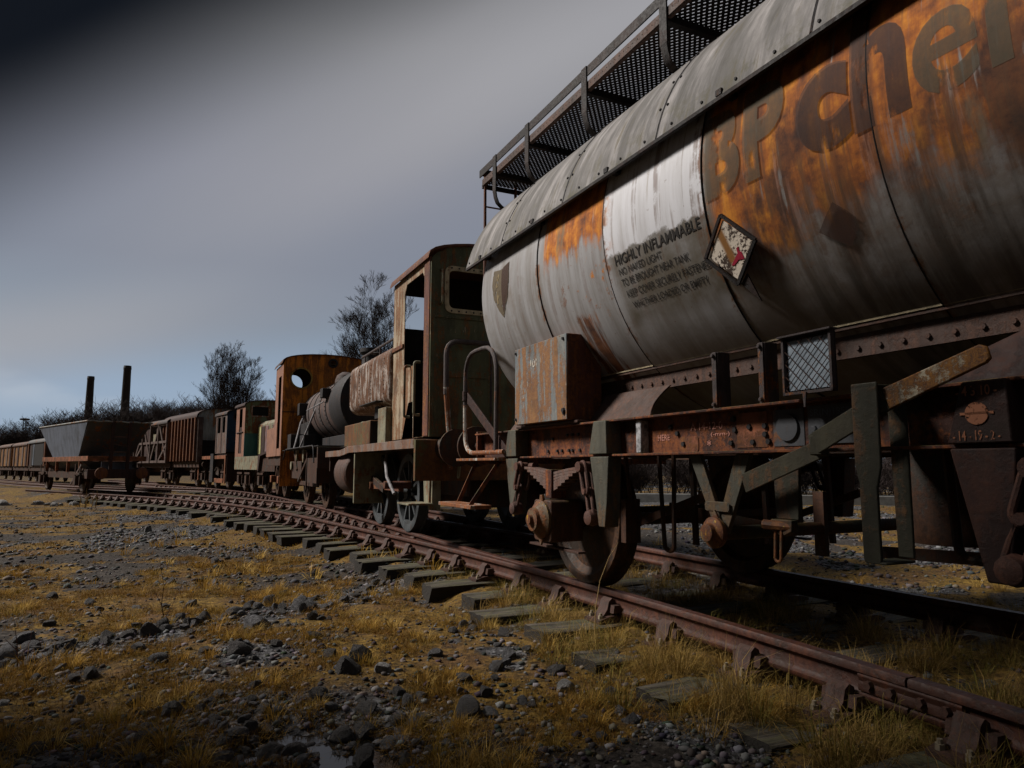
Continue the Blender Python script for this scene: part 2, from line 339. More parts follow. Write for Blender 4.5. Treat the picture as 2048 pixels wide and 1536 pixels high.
    pit = t.mul(t.step(t.noise(uv, 19, 7, .72, (6,6,0)), .64, .69), t.step(U[1], .9, -.3, .3, 1.)); col = t.mix(t.mul(pit, .8), col, (.14,.062,.026))
    # brown drips down the barrel
    dr = t.mul(t.mul(t.step(t.noise(uv,(13,.55,1),6,.65,(1,7,0)), .52, .62), t.step(U[1], -.95, -.3)), t.step(n2, .35, .55)); col = t.mix(t.mul(dr, t.step(u0, -.6, -1.9, .3, .8)), col, t.mix(n2, (.05,.024,.013), (.17,.08,.035)))
    # black oily runs low on the near rings
    gm = t.mul(t.sub(1., t.step(u, -2.35, -2.05)), t.mul(t.sub(1., t.step(v, -.4, -.12)), t.step(t.add(t.mul(st,.6),t.mul(st2,.4)), .4, .6)))
    col = t.mix(t.mul(gm, .62), col, (.035,.027,.02))
    dk = t.mul(box(u, -2.8, -2.62, .05), t.mul(t.step(U[1], .12, .3), t.step(n2, .4, .55)))
    col = t.mix(t.mul(dk, .9), col, (.03,.018,.016))
    col = t.mix(t.step(sp, .66, .74, 0, .5), col, (.1,.055,.03))
    return t.bsdf(col, t.step(rm, 0, 1, .5, .85), t.add(t.mul(rm, .3), t.add(t.mul(n2, .5), t.mul(sp, .2))), .35, .006, spec=.4)
M['tank'] = tank_mat()
def canopy_mat():
    t = NT('weathered grey canopy'); uv = t.coord('UV'); U = t.xyz(uv)
    n1 = t.noise(uv, 1.7, 7, .65); st = t.noise(t.scale(uv,(1,1,1)), (6,1.1,1), 7, .68); st2 = t.noise(uv, (17,2.2,1), 6, .65, (3,9,0)); f = t.noise(uv, 30, 6, .7)
    col = t.ramp(st, [(.34,(.06,.056,.05)), (.48,(.125,.12,.117)), (.59,(.25,.238,.235)), (.72,(.42,.4,.395))])
    col = t.mix(t.step(n1, .42, .7, 0, .7), col, (.12,.115,.11))
    col = t.mix(t.step(st2, .54, .68, 0, .8), col, (.1,.085,.05))
    col = t.mix(t.mul(t.sub(1., t.step(U[1], .28, .6)), t.step(t.noise(uv, 6, 6, .7, (1,5,0)), .47, .66, 0, .75)), col, (.075,.068,.03))
    col = t.mix(t.step(f, .64, .72, 0, .8), col, (.1,.06,.035))
    return t.bsdf(col, .75, t.add(st, t.mul(f,.5)), .35, .006)
M['canopy'] = canopy_mat()
def diamond_mat():
    t = NT('flaking hazard plate'); c = t.coord(); n = t.noise(c, 55, 8, .75); b = t.noise(c, 9, 4, .6); x = t.xyz(c)
    col = t.mix(t.step(t.add(n, t.mul(t.sub(b,.5),1.1)), .5, .57), (.7,.62,.52), (.05,.03,.02))
    d = t.math('ABSOLUTE', t.add(t.add(x[0], t.mul(x[2], .28)), .012)); run = t.mul(t.sub(1., t.step(d, .012, .034)), t.step(x[2], -.09, -.05))
    col = t.mix(run, col, t.mix(n, (.2,.07,.02), (.3,.15,.03)))
    return t.bsdf(col, .7, n, .4, .003)
M['diamond'] = diamond_mat()
def grass_mat():
    t = NT('dry grass blades'); a = t.n('Attribute', attribute_name='tint'); m = t.bsdf(a.outputs['Color'], .75, spec=.2)
    tl = t.n('BsdfTranslucent'); t.l(a.outputs['Color'], tl.inputs[0]); mx = t.n('MixShader'); mx.inputs[0].default_value = .25
    t.l(t.b.outputs[0], mx.inputs[1]); t.l(tl.outputs[0], mx.inputs[2]); t.l(mx.outputs[0], t.out.inputs[0]); return m
M['grass'] = grass_mat()
def stone_mat(name, a, b, seed):
    t = NT(name); c = t.coord(); rnd = t.n('ObjectInfo').outputs['Random']; n = t.noise(c, 2.2, 7, .65, (seed,2,3)); f = t.noise(c, 9, 6, .75)
    col = t.mix(t.step(n, .35, .68), a, b); col = t.mix(t.mul(rnd, .55), col, (.05,.045,.042))
    col = t.mix(t.step(t.noise(c, 3, 5, .7, (seed,8,1)), .57, .7, 0, .6), col, (.07,.06,.025))
    return t.bsdf(col, .82, t.add(n, t.mul(f,.9)), .9, .12, spec=.45)
M['stone'] = stone_mat('grey ballast stone', (.2,.2,.215), (.07,.07,.076), 1)
M['stoned'] = stone_mat('dark clinker stone', (.1,.093,.09), (.045,.04,.04), 2)
M['stonel'] = stone_mat('pale limestone', (.4,.4,.4), (.2,.19,.18), 3)
def gravel_mat():
    t = NT('gravel chips'); a = t.n('Attribute', attribute_name='tint'); c = t.coord(); n = t.noise(c, 45, 5, .7)
    return t.bsdf(t.mix(t.mul(n, .7), a.outputs['Color'], (.03,.028,.028)), .85, n, .4, .004)
M['gravel'] = gravel_mat()
def ground_mat():
    t = NT('moss and ash ground'); c = t.coord(); a = t.n('Attribute', attribute_name='cover'); A = t.n('SeparateColor'); t.l(a.outputs['Color'], A.inputs[0])
    n = t.noise(c, 1.6, 7, .65); f = t.noise(c, 22, 8, .72); m = t.noise(c, 6, 6, .65); vor = t.n('TexVoronoi'); t.put(vor.inputs['Vector'], c); vor.inputs['Scale'].default_value = 28; vo = vor.outputs['Color']
    soil = t.ramp(f, [(.32,(.008,.007,.006)), (.5,(.036,.03,.025)), (.68,(.105,.09,.08))])
    moss = t.ramp(f, [(.34,(.018,.011,.004)), (.5,(.125,.075,.015)), (.66,(.3,.185,.035))]); moss = t.mix(t.step(n, .4, .68), moss, t.ramp(f, [(.34,(.025,.015,.009)), (.66,(.19,.105,.04))]))
    gv = t.n('SeparateColor'); t.l(vo, gv.inputs[0]); grav = t.ramp(gv.outputs[0], [(0,(.015,.015,.016)), (.5,(.055,.055,.058)), (1,(.17,.17,.178))])
    k = t.step(t.add(t.add(m, t.mul(t.sub(f,.5),.8)), t.mul(t.sub(A.outputs[1],.5),.6)), .42, .62)
    col = t.mix(k, soil, moss)
    g = t.step(t.add(t.add(t.mul(m,.5), t.mul(f,.3)), t.mul(A.outputs[0], .8)), .62, .78)
    col = t.mix(g, col, grav)
    return t.bsdf(col, .9, t.add(t.add(f, t.mul(m, 1.2)), t.mul(vor.outputs['Distance'], t.mul(g, .9))), .8, .03, spec=.2)
M['ground'] = ground_mat()
def water_mat():
    t = NT('still puddle water'); c = t.coord(); return t.bsdf((.01,.009,.008), .07, t.noise(c, 14, 4), .12, .01, spec=.3)
M['water'] = water_mat()
# ------------------------------------------------------------------ camera, sky, sun
cam = bpy.data.cameras.new('camera'); cam.sensor_width = 36; cam.lens = 36*1400/2048; cam.clip_end = 3000; cam.clip_start = .05
camo = bpy.data.objects.new('camera', cam); COL.objects.link(camo); camo.location = (0, 0, 1.09)
camo.rotation_euler = (R(90)+math.atan(164/1400), 0, 0); scene.camera = camo
SUN_EL, SUN_AZ = 42, -84          # azimuth from +Y, clockwise
def sky():
    w = bpy.data.worlds.new('World'); scene.world = w; w.use_nodes = True; nt = w.node_tree; nt.nodes.clear()
    t = NT.__new__(NT); t.t = nt; t.out = nt.nodes.new('ShaderNodeOutputWorld')
    D = t.coord('Generated'); X = t.xyz(D)
    def dot(v):
        m = t.n('VectorMath', operation='DOT_PRODUCT'); t.l(D, m.inputs[0]); m.inputs[1].default_value = v; return m.outputs['Value']
    e = X[2]
    # drifting cloud streaks, laid out on a flat cloud deck overhead
    dz = t.add(t.math('MAXIMUM', e, 0.), .16); px = t.math('DIVIDE', X[0], dz); py = t.math('DIVIDE', X[1], dz)
    s = t.add(t.mul(px, .757), t.mul(py, -.652)); a = t.add(t.mul(px, .652), t.mul(py, .757))
    cm = t.n('CombineXYZ'); t.l(t.mul(s, .16), cm.inputs[0]); t.l(t.mul(a, .75), cm.inputs[1]); P = cm.outputs[0]
    n1 = t.noise(P, 1.0, 4, .5); n2 = t.noise(P, 2.6, 4, .5, (4,2,0)); nh = t.noise(D, (3.5,3.5,9), 4, .5, (1,4,0))
    jit = t.mul(t.sub(n1, .5), .14)
    col = t.ramp(t.math('MULTIPLY', e, 1.6), [(0.,(.26,.33,.41)), (.16,(.235,.305,.4)), (.3,(.185,.225,.28)), (.42,(.165,.187,.235)), (.6,(.18,.19,.23)), (.85,(.17,.172,.182)), (1.,(.12,.12,.125))])
    # warm pale veil low down at the far side
    lo = t.mul(t.sub(1., t.step(t.math('ABSOLUTE', t.sub(t.add(dot((.1412,.2703,-.9524)), t.mul(jit, .35)), -.005)), 0., .075)), t.step(X[0], -.1, -.62))
    col = t.mix(t.mul(lo, .75), col, (.27,.272,.292))
    cl = t.mul(t.sub(1., t.step(t.math('ABSOLUTE', t.sub(e, .105)), .005, .05)), t.step(nh, .46, .66)); col = t.mix(t.mul(cl, .55), col, (.43,.46,.5))
    # bright band running up to the right
    bd = t.add(dot((.3975,.4629,-.7923)), jit)
    band = t.mul(t.sub(1., t.step(t.math('ABSOLUTE', t.sub(bd, -.012)), .0, .17)), t.step(X[0], -.6, .04, .22, 1.))
    col = t.mix(t.mul(band, t.add(.72, t.mul(t.sub(n2,.5), .7))), col, (.3,.297,.315))
    # slate grey belt below it
    sl = t.mul(t.sub(1., t.step(t.math('ABSOLUTE', t.sub(bd, .13)), .02, .1)), t.step(e, .12, .22)); col = t.mix(t.mul(sl, .35), col, (.185,.2,.24))
    # heavy rain cloud above and behind
    dk = t.step(t.add(dot((.3994,.6106,-.6839)), t.mul(jit, .5)), .1, -.1)
    col = t.mix(t.mul(dk, t.step(X[0], .25, -.1)), col, (.0028,.004,.0065))
    back = t.step(X[1], .25, -.55); col = t.mix(back, col, (.055,.055,.06)); col = t.mix(t.step(X[0], .45, .8), col, (.07,.075,.085)); col = t.mix(t.step(e, .62, .8), col, (.1,.1,.105))
    low = t.step(e, 0., -.06); col = t.mix(low, col, (.05,.045,.04))
    b = t.n('Background'); t.l(col, b.inputs[0]); b.inputs[1].default_value = SKY; t.l(b.outputs[0], t.out.inputs[0])
    ns = t.n('TexSky', sky_type='NISHITA'); ns.sun_disc = False; ns.sun_elevation = R(SUN_EL); ns.sun_rotation = R(SUN_AZ); ns.dust_density = 3
    b2 = t.n('Background'); t.l(ns.outputs[0], b2.inputs[0]); b2.inputs[1].default_value = .0006
    ad = t.n('AddShader'); t.l(b.outputs[0], ad.inputs[0]); t.l(b2.outputs[0], ad.inputs[1]); t.l(ad.outputs[0], t.out.inputs[0])
SKY = 1.02; sky()
sun = bpy.data.lights.new('sun', 'SUN'); sun.energy = 4.0; sun.angle = R(13); sun.color = (1., .93, .86)
so = bpy.data.objects.new('sun', sun); COL.objects.link(so)
d = Vector((math.sin(R(SUN_AZ))*math.cos(R(SUN_EL)), math.cos(R(SUN_AZ))*math.cos(R(SUN_EL)), math.sin(R(SUN_EL))))
so.rotation_euler = d.to_track_quat('Z', 'Y').to_euler(); so.location = (-20, 5, 20)
vs = scene.view_settings; vs.view_transform = 'Standard'; vs.look = 'None'; vs.exposure = .33; vs.gamma = 1; vs.use_curve_mapping = False
scene.render.engine = 'CYCLES'; scene.cycles.max_bounces = 6; scene.cycles.transparent_max_bounces = 12
scene.cycles.use_denoising = True
# ------------------------------------------------------------------ track layout (world metres, seen from above)
TH = R(25.4); TT = np.array((-math.sin(TH), math.cos(TH))); TN = np.array((math.cos(TH), math.sin(TH)))   # along the train, away to the right
def drop(y): return .09*sstep(12, 26, y)
def resample(pts, step=.3, smooth=5, it=3):
    p = np.array(pts, float); d = np.r_[0, np.cumsum(np.hypot(*np.diff(p, axis=0).T))]
    s = np.arange(0, d[-1], step); q = np.c_[np.interp(s, d, p[:,0]), np.interp(s, d, p[:,1])]
    for _ in range(it):
        pad = np.r_[2*q[:1]-q[smooth:0:-1], q, 2*q[-1:]-q[-2:-smooth-2:-1]]
        k = np.ones(2*smooth+1)/(2*smooth+1); q = np.c_[np.convolve(pad[:,0],k,'valid'), np.convolve(pad[:,1],k,'valid')]
    return q
def normals(q):
    t = np.gradient(q, axis=0); t /= np.hypot(t[:,0],t[:,1])[:,None]; return t, np.c_[t[:,1], -t[:,0]]   # tangent, right-hand normal
R1 = resample([(2.5,.7),(2.14,1.6),(1.82,2.4),(1.6,2.99),(1.24,3.9),(.91,4.56),(.583,5.23),(.113,6.09),(-.463,7.2),(-1.19,8.4),(-2.35,10.14),(-4.1,13.07),(-6.97,17.0),(-8.94,19.3),(-11.06,21.4),(-12.3,22.5),(-15.2,25.0),(-17.6,27.0),(-19.6,28.5)])
P0 = np.array((.583,5.23))
R2 = resample([tuple(P0+TT*s) for s in np.arange(.9,17.5,.5)]+[(-8.3,23.65),(-9.95,26.2),(-11.7,28.6),(-13.6,30.9),(-16.2,33.9),(-18.95,36.9),(-23,41),(-28,46)])
R3 = resample([tuple(P0+TN*1.505+TT*s) for s in np.arange(-4.5,17.5,.5)]+[tuple(np.array(a)+np.array(b)*1.505) for a, b in (((-8.3,23.65),(.88,.47)),((-9.95,26.2),(.84,.545)),((-11.7,28.6),(.8,.6)),((-13.6,30.9),(.77,.63)),((-16.2,33.9),(.75,.66)),((-18.95,36.9),(.73,.68)),((-23,41),(.71,.7)),((-28,46),(.68,.73)))])
t1, n1_ = normals(R1); R4 = (R1+n1_*1.505)[R1[:,1] > 6.6]
R5 = np.array([(-13.5,28.),(-20,32.3),(-26.9,38.4),(-31,42.6),(-40,52)]); R5 = resample(R5); R6 = R5+normals(R5)[1]*1.505
def near(P, q):
    """distance of points P from polyline q and the signed side (+ right of travel)"""
    P = np.asarray(P, float); best = np.full(len(P), 1e9); side = np.zeros(len(P)); T, N = normals(q)
    for i0 in range(0, len(P), 20000):
        a = P[i0:i0+20000, None, :]-q[None]; d2 = (a**2).sum(2); j = d2.argmin(1)
        best[i0:i0+20000] = np.sqrt(d2.min(1)); side[i0:i0+20000] = (a[np.arange(len(j)), j]*N[j]).sum(1)
    return best, side
RTOP = .25
PROF = [(-.019,.030),(-.032,.022),(-.032,.008),(-.026,0),(.026,0),(.032,.008),(.032,.022),(.019,.030),(.0095,.044),(.0095,.092),(.024,.104),(.035,.112),(.035,.136),(.028,.145),(-.028,.145),(-.035,.136),(-.035,.112),(-.024,.104),(-.0095,.092),(-.0095,.044)]
def rail(q, label, dz=0., cant=0.):
    T, N = normals(q); m = MB(); rings = []
    for p, n in zip(q, N):
        z = RTOP-.145+dz+cant-float(drop(p[1])); rings.append([(p[0]+n[0]*a, p[1]+n[1]*a, z+h) for a, h in PROF])
    m.loft(rings); o = m.build('rail', M['rail'], ang=40); return tag(o, label, 'rail', 'running rails of the two curved tracks')
R1s = [i for i in range(len(R1)) if R1[i,1] < 3.0][-1]
near_rail = rail(R1[R1s:]+0, 'long rusty near rail curving away from the fishplated joint past the tank wagon')
fore_rail = rail(np.r_[R1[:R1s], [R1[R1s]-(R1[R1s]-R1[R1s-1])/.3*.012]], 'short rusty rail in the foreground on the near side of the fishplated joint')
rail(R2, 'rusty rail that splits off under the wheels of the green cab locomotive', -.002)
rail(R3, 'dark rusty far rail behind the wheels of the tank wagon', 0, .03)
rail(R4, 'far rail of the front curved track in front of the locomotives', -.004)
rail(R5, 'near rail of the siding under the yellow brown vans'); rail(R6, 'far rail of the siding under the yellow brown vans')
# fishplate over the joint
def fishplate():
    p, T = R1[R1s], normals(R1)[0][R1s]; N = np.array((T[1],-T[0])); m = MB(); b = MB()
    z0 = RTOP-.145-float(drop(p[1]))
    for sgn in (-1, 1):
        rings = []
        for k in (-.23, .23):
            c = p+T*k; rings.append([(c[0]+N[0]*a*sgn, c[1]+N[1]*a*sgn, z0+h) for a, h in ((.012,.04),(.03,.034),(.034,.05),(.026,.075),(.034,.098),(.03,.108),(.012,.1))])
        m.loft(rings)
    f = m.build('fishplate', M['rail'], near_rail, .003)
    for k in (-.17,-.065,.065,.17):
        c = p+T*k-N*.024; d = c-N*.026; b = MB(); b.cyl((c[0],c[1],z0+.07),(d[0],d[1],z0+.07),.02,.018,6); b.build('bolt', M['chair'], f)
fishplate()
# ---------------- sleepers with cast rail chairs
def chair_mesh():
    m = MB(); m.prism([(-.19,0),(.19,0),(.19,.02),(.1,.042),(-.1,.042),(-.19,.02)], 'y', -.09, .09)
    m.prism([(-.14,.03),(-.036,.03),(-.03,.06),(-.02,.09),(-.034,.135),(-.06,.15),(-.085,.13),(-.1,.08)], 'y', -.05, .05)
    m.prism([(.14,.03),(.036,.03),(.03,.05),(.015,.075),(.03,.11),(.05,.12),(.07,.1),(.1,.06)], 'y', -.045, .045)
    m.prism([(-.085,.06),(-.033,.06),(-.012,.085),(-.03,.11),(-.075,.11)], 'y', -.1, .085)
    o = m.build('rail_chair', M['chair'], None, .006); me = o.data; bpy.data.objects.remove(o)
    b = MB()
    for y in (-.055, .055): b.cyl((-.155,y,.02),(-.155,y,.046),.019,.018,6).cyl((-.155,y,.046),(-.155,y,.062),.011,.01,8)
    o = b.build('bolt', M['whitebolt']); mb = o.data; bpy.data.objects.remove(o); return me, mb
CH, CHB = chair_mesh()
def sleeper_mesh(L, seed):
    r = random.Random(seed); m = MB(); n = 10; rings = []
    for i in range(n+1):
        x = L*i/n-L/2+(r.uniform(-.02,.02) if 0 < i < n else r.uniform(-.03,.03)); w = .128+r.uniform(-.006,.006); h = r.uniform(-.006,.006)
        rings.append([(x+r.uniform(-.012,.012),-w,-.13),(x,-w-.002,-.012+h),(x,-w+.014,h),(x+r.uniform(-.012,.012),-.03,h-.004),(x,.01,h-.009),(x,.04,h-.002),(x+r.uniform(-.012,.012),w-.014,h),(x,w,-.012+h),(x,w,-.13)])
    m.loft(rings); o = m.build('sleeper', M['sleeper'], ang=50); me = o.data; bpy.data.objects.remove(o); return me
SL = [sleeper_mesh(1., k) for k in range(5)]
STOP = RTOP-.145-.042
def cross_at(q, p, n):
    """offset along n from p at which polyline q is crossed, or None"""
    d = q-p; t = np.array((-n[1], n[0])); a = d@t; s = d@n; k = np.where((np.sign(a[:-1]) != np.sign(a[1:])) & (np.abs(s[:-1]) < 4.8))[0]
    if not len(k): return None
    k = k[0]; f = a[k]/(a[k]-a[k+1]); return s[k]*(1-f)+s[k+1]*f
SL_SPOTS = []
def sleeper(p, n, a0, a1, rails, lab, group, detail, jit=.02, zj=0.):
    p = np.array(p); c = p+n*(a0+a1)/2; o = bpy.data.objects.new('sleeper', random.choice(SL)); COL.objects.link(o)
    z = STOP-float(drop(c[1]))+zj; o.location = (c[0], c[1], z); o.scale = (a1-a0, 1, 1)
    e = bpy.data.objects.new('sleeper', None)
    o.rotation_euler = (random.uniform(-.02,.02), 0, math.atan2(n[1], n[0])+random.uniform(-jit, jit))
    tag(o, lab, 'sleeper', group); bpy.data.objects.remove(e); SL_SPOTS.append((c, n, a0-(a0+a1)/2, a1-(a0+a1)/2))
    for s in rails:
        k = bpy.data.objects.new('rail_chair', CH); COL.objects.link(k); k.parent = o
        k.location = ((s-(a0+a1)/2)/(a1-a0), 0, 0); k.scale = (1/(a1-a0), 1, 1)
        if detail:
            b = bpy.data.objects.new('bolt', CHB); COL.objects.link(b); b.parent = k
d1 = np.r_[0, np.cumsum(np.hypot(*np.diff(R1, axis=0).T))]; T1, N1 = normals(R1)
s = .35; k = 0
sj = d1[R1s]
spots = list(np.arange(sj-.27-.62*4, sj-.2, .62))+[sj+.27]+list(np.arange(sj+.27+.62, d1[-1]-.3, .64))
for s in spots:
    if s < 0: continue
    p = np.array((np.interp(s,d1,R1[:,0]), np.interp(s,d1,R1[:,1]))); i = int(np.searchsorted(d1, s)); i = min(i, len(N1)-1); n = N1[i]; t = T1[i]
    if p[1] < 7: n = (n+TN)/np.linalg.norm(n+TN)
    g = cross_at(R2, p, n) if p[1] > 6.2 else None; f3 = cross_at(R3, p, n); rails = [0.]
    a1 = 1.505+.55
    if p[1] > 6.6: rails.append(1.505)
    if g is not None and g < 2.1: rails.append(g); 
    if f3 is not None and f3 < 3.7 and (g is None or g < 2.1): rails.append(f3); a1 = max(a1, f3+.5)
    rails = [r for j, r in enumerate(rails) if all(abs(r-q) > .12 for q in rails[:j])]
    if p[1] > 24.6: continue
    far = p[1] > 9
    lab = 'grey weathered sleeper with a squared end standing clear under the front curved rail' if p[1] > 5.6 else 'old moss stained sleeper half sunk in dry grass under the near rail'
    sleeper(p, n, -.56-random.uniform(0,.16), a1, rails, lab, 'sleepers under the front curved rail' if p[1] > 5.6 else 'sunken sleepers in the foreground grass', p[1] < 8, .05 if p[1] < 6 else .03, -random.uniform(0,.05 if p[1] < 5.6 else .014))
d2 = np.r_[0, np.cumsum(np.hypot(*np.diff(R2, axis=0).T))]; T2, N2 = normals(R2)
for s in np.arange(8.5, d2[-1]-14, .7):
    p = np.array((np.interp(s,d2,R2[:,0]), np.interp(s,d2,R2[:,1]))); n = N2[min(int(np.searchsorted(d2, s)), len(N2)-1)]
    q = cross_at(R1, p, -n)
    if q is None or q > 1.9: sleeper(p, n, -.53, 2.03, [0., 1.505], 'dark sleeper under the wheels of the locomotives and vans', 'sleepers under the standing train', False)
# ------------------------------------------------------------------ ground
def zone(P):
    """(gravel, grass) cover 0..1 at points P"""
    P = np.asarray(P, float); x, y = P[:,0], P[:,1]
    ridge = resample([(-4.6,3.2),(-2.95,4.2),(-2.15,4.99),(-1.75,5.8),(-1.45,6.66),(-1.05,7.2)], .15, 3); d, _ = near(P, ridge)
    g = np.exp(-(d/(.2+.16*fbm(x*2,y*2,3)))**2)*1.2
    g = np.maximum(g, .85*sstep(.54,.68, fbm(x*.5+3, y*.33, 5))*sstep(8.5,11,y)*sstep(26,17,y)*sstep(-1.5,-4,x))
    g = np.maximum(g, .5*sstep(.56,.7, fbm(x*1.3, y*1.3, 9)))
    g = np.maximum(g, .8*np.exp(-((x+.85)**2/.9+(y-3.05)**2/.5)*1.2))
    g = np.where((x > 1.0+.0*y) & (y > 6), np.maximum(g, .5*sstep(.45,.6,fbm(x*.8,y*.8,21))), g)
    d1_, s1 = near(P, R1); tall = sstep(-1.0,-.3,s1)*sstep(3.6,2.3,s1)*sstep(8.5,6,y)
    gr = sstep(.3,.5, fbm(x*1.1+7, y*1.1, 11))*(1-np.clip(g,0,1)*.8); gr = np.maximum(gr, tall)
    return np.clip(g,0,1), np.clip(gr,0,1), tall
WZ = -.065
def height(P):
    P = np.asarray(P, float); x, y = P[:,0], P[:,1]
    d, s = near(P, R1); d3, s3 = near(P, R3)
    bed = sstep(-.62,-.25,s)*sstep(-.2,.6,-s3+1.4); deep = sstep(4.5,6.5,y)
    base = -.02-.06*deep+(.045+.05*deep)*bed
    n = (fbm(x*.55, y*.55, 2)-.5)*.14*sstep(.0,1.5,np.abs(s)-.2)+(fbm(x*2.3, y*2.3, 4)-.5)*.06+(fbm(x*9, y*9, 6, 3)-.5)*.022
    pud = np.exp(-((x+.80+.25*(y-3))**2/.2+(y-2.88)**2/.16)); pud2 = np.exp(-((x+.62)**2/.05+(y-2.55)**2/.12))
    n = n*(1-.0*np.clip(pud+pud2,0,1))
    h = base+n*np.where(y < 30, 1, .5)-drop(y)
    h = h+.17*sstep(24.2,25.6,y)*sstep(1.9,1.3,np.abs(s-.75))*(x < -12)*(x > -21)
    pm = np.clip(1.5*np.exp(-((x+.82)**2/.1+(y-2.93)**2/.1))+1.5*np.exp(-((x+.68)**2/.09+(y-2.62)**2/.08)), 0, 1)
    return h*(1-pm)+pm*(WZ-.012+(fbm(x*9+2, y*9, 51, 4)-.5)*.15)
def wet(P):
    """under or just above the puddle's surface"""
    P = np.asarray(P, float); q = ((P[:,0]+.76)**2+(P[:,1]-2.78)**2) < .3; r = np.zeros(len(P), bool)
    if q.any(): r[q] = height(P[q]) < WZ+.006
    return r
def axis(lo, hi, fine_lo, fine_hi, step, grow=1.09):
    a = list(np.arange(fine_lo, fine_hi, step)); st = step; v = a[-1]
    while v < hi: st *= grow; v += st; a.append(v)
    st = step; v = a[0]; pre = []
    while v > lo: st *= grow; v -= st; pre.append(v)
    return np.array(pre[::-1]+a)
gx = axis(-600, 600, -4.5, 3.6, .028, 1.06); gy = axis(-30, 900, 1.9, 6.2, .028, 1.035)
GX, GY = np.meshgrid(gx, gy); PP = np.c_[GX.ravel(), GY.ravel()]
far = (PP[:,1] > 60) | (np.abs(PP[:,0]) > 60) | (PP[:,1] < -3); GZ = np.full(len(PP), -.17); ok = ~far
GZ[ok] = height(PP[ok]); GZ[far] = -.16+np.where(PP[far,1] > 60, 0, 0)
w_, h_ = len(gx), len(gy); idx = np.arange(w_*h_).reshape(h_, w_)
me = bpy.data.meshes.new('ground'); V = np.c_[PP, GZ]; F = np.c_[idx[:-1,:-1].ravel(), idx[:-1,1:].ravel(), idx[1:,1:].ravel(), idx[1:,:-1].ravel()]
me.vertices.add(len(V)); me.vertices.foreach_set('co', V.astype(np.float32).ravel()); me.loops.add(F.size); me.loops.foreach_set('vertex_index', F.astype(np.int32).ravel())
me.polygons.add(len(F)); me.polygons.foreach_set('loop_start', np.arange(0, F.size, 4, dtype=np.int32)); me.update(); me.polygons.foreach_set('use_smooth', np.ones(len(F), bool))
cv = np.zeros((len(V),4), np.float32); g_, gr_, _t = zone(PP[ok]); cv[ok,0] = g_; cv[ok,1] = gr_; cv[far,1] = .5; cv[:,3] = 1
at = me.color_attributes.new('cover', 'FLOAT_COLOR', 'POINT'); at.data.foreach_set('color', cv.ravel()); me.validate(); me.materials.append(M['ground'])
go = bpy.data.objects.new('ground', me); COL.objects.link(go); tag(go, kind='structure')
# puddle
m = MB(); pts = []
for k in range(40):
    a = 2*math.pi*k/40; r = 1+.15*math.sin(3*a)+.1*math.sin(5*a+1); pts.append((-.76+.5*r*math.cos(a), 2.78+.5*r*math.sin(a)))
m.add([(x,y,WZ) for x, y in pts], [tuple(range(40))]); pu = m.build('puddle_water', M['water']); tag(pu, kind='structure')
def mesh_np(name, V, F3, mat, tint=None):
    me = bpy.data.meshes.new(name); n = F3.shape[1]
    me.vertices.add(len(V)); me.vertices.foreach_set('co', V.astype(np.float32).ravel()); me.loops.add(F3.size); me.loops.foreach_set('vertex_index', F3.astype(np.int32).ravel())
    me.polygons.add(len(F3)); me.polygons.foreach_set('loop_start', np.arange(0, F3.size, n, dtype=np.int32)); me.update()
    if tint is not None:
        a = me.color_attributes.new('tint', 'FLOAT_COLOR', 'POINT'); a.data.foreach_set('color', np.c_[tint, np.ones(len(tint))].astype(np.float32).ravel())
    me.materials.append(mat); o = bpy.data.objects.new(name, me); COL.objects.link(o); return o
# ---------------- rocks
def rock_mesh(seed, sub=3, cuts=13):
    r = np.random.default_rng(seed); bm = bmesh.new(); bmesh.ops.create_icosphere(bm, subdivisions=sub, radius=1); bm.verts.ensure_lookup_table()
    V = np.array([v.co[:] for v in bm.verts]); V *= np.array([1, r.uniform(.6,.9), r.uniform(.5,.8)])
    for _ in range(cuts):
        n = r.normal(size=3); n /= np.linalg.norm(n); d = r.uniform(.4,.66); s = V@n-d; V -= np.outer(np.clip(s,0,None)*.98, n)
    V *= (1+.1*(fbm(V[:,0]*2+seed, V[:,1]*2+V[:,2]*1.7, seed)-.5)+.07*(fbm(V[:,0]*7+seed, V[:,1]*7+V[:,2]*6, seed+3)-.5))[:,None]
    F = np.array([[v.index for v in f.verts] for f in bm.faces]); bm.free(); return V/np.abs(V).max(), F
ROCKS = []
for k in range(9):
    V, F = rock_mesh(k+1, 3 if k < 6 else 2); o = mesh_np('stone', V, F, None); 
    for p in o.data.polygons: p.use_smooth = True
    o.data.set_sharp_from_angle(angle=R(28)); ROCKS.append(o.data); bpy.data.objects.remove(o)
ROCKM = {}
for nm in ('stone','stoned','stonel'):
    ROCKM[nm] = []
    for me in ROCKS:
        c = me.copy(); c.materials.clear(); c.materials.append(M[nm]); ROCKM[nm].append(c)
def rock(x, y, r, lab, mat='stone', group=None, sink=.3, big=True):
    z = float(height([(x,y)])[0]); me = random.choice(ROCKM[mat][:6] if big else ROCKM[mat]); o = bpy.data.objects.new('stone', me); COL.objects.link(o)
    o.scale = (r*random.uniform(.95,1.25), r*random.uniform(.9,1.1), r*random.uniform(.8,1.1)); o.rotation_euler = (random.uniform(-.5,.5), random.uniform(-.5,.5), random.uniform(0,6.3))
    o.location = (x, y, z+r*(.55-sink)); return tag(o, lab, 'stone', group)
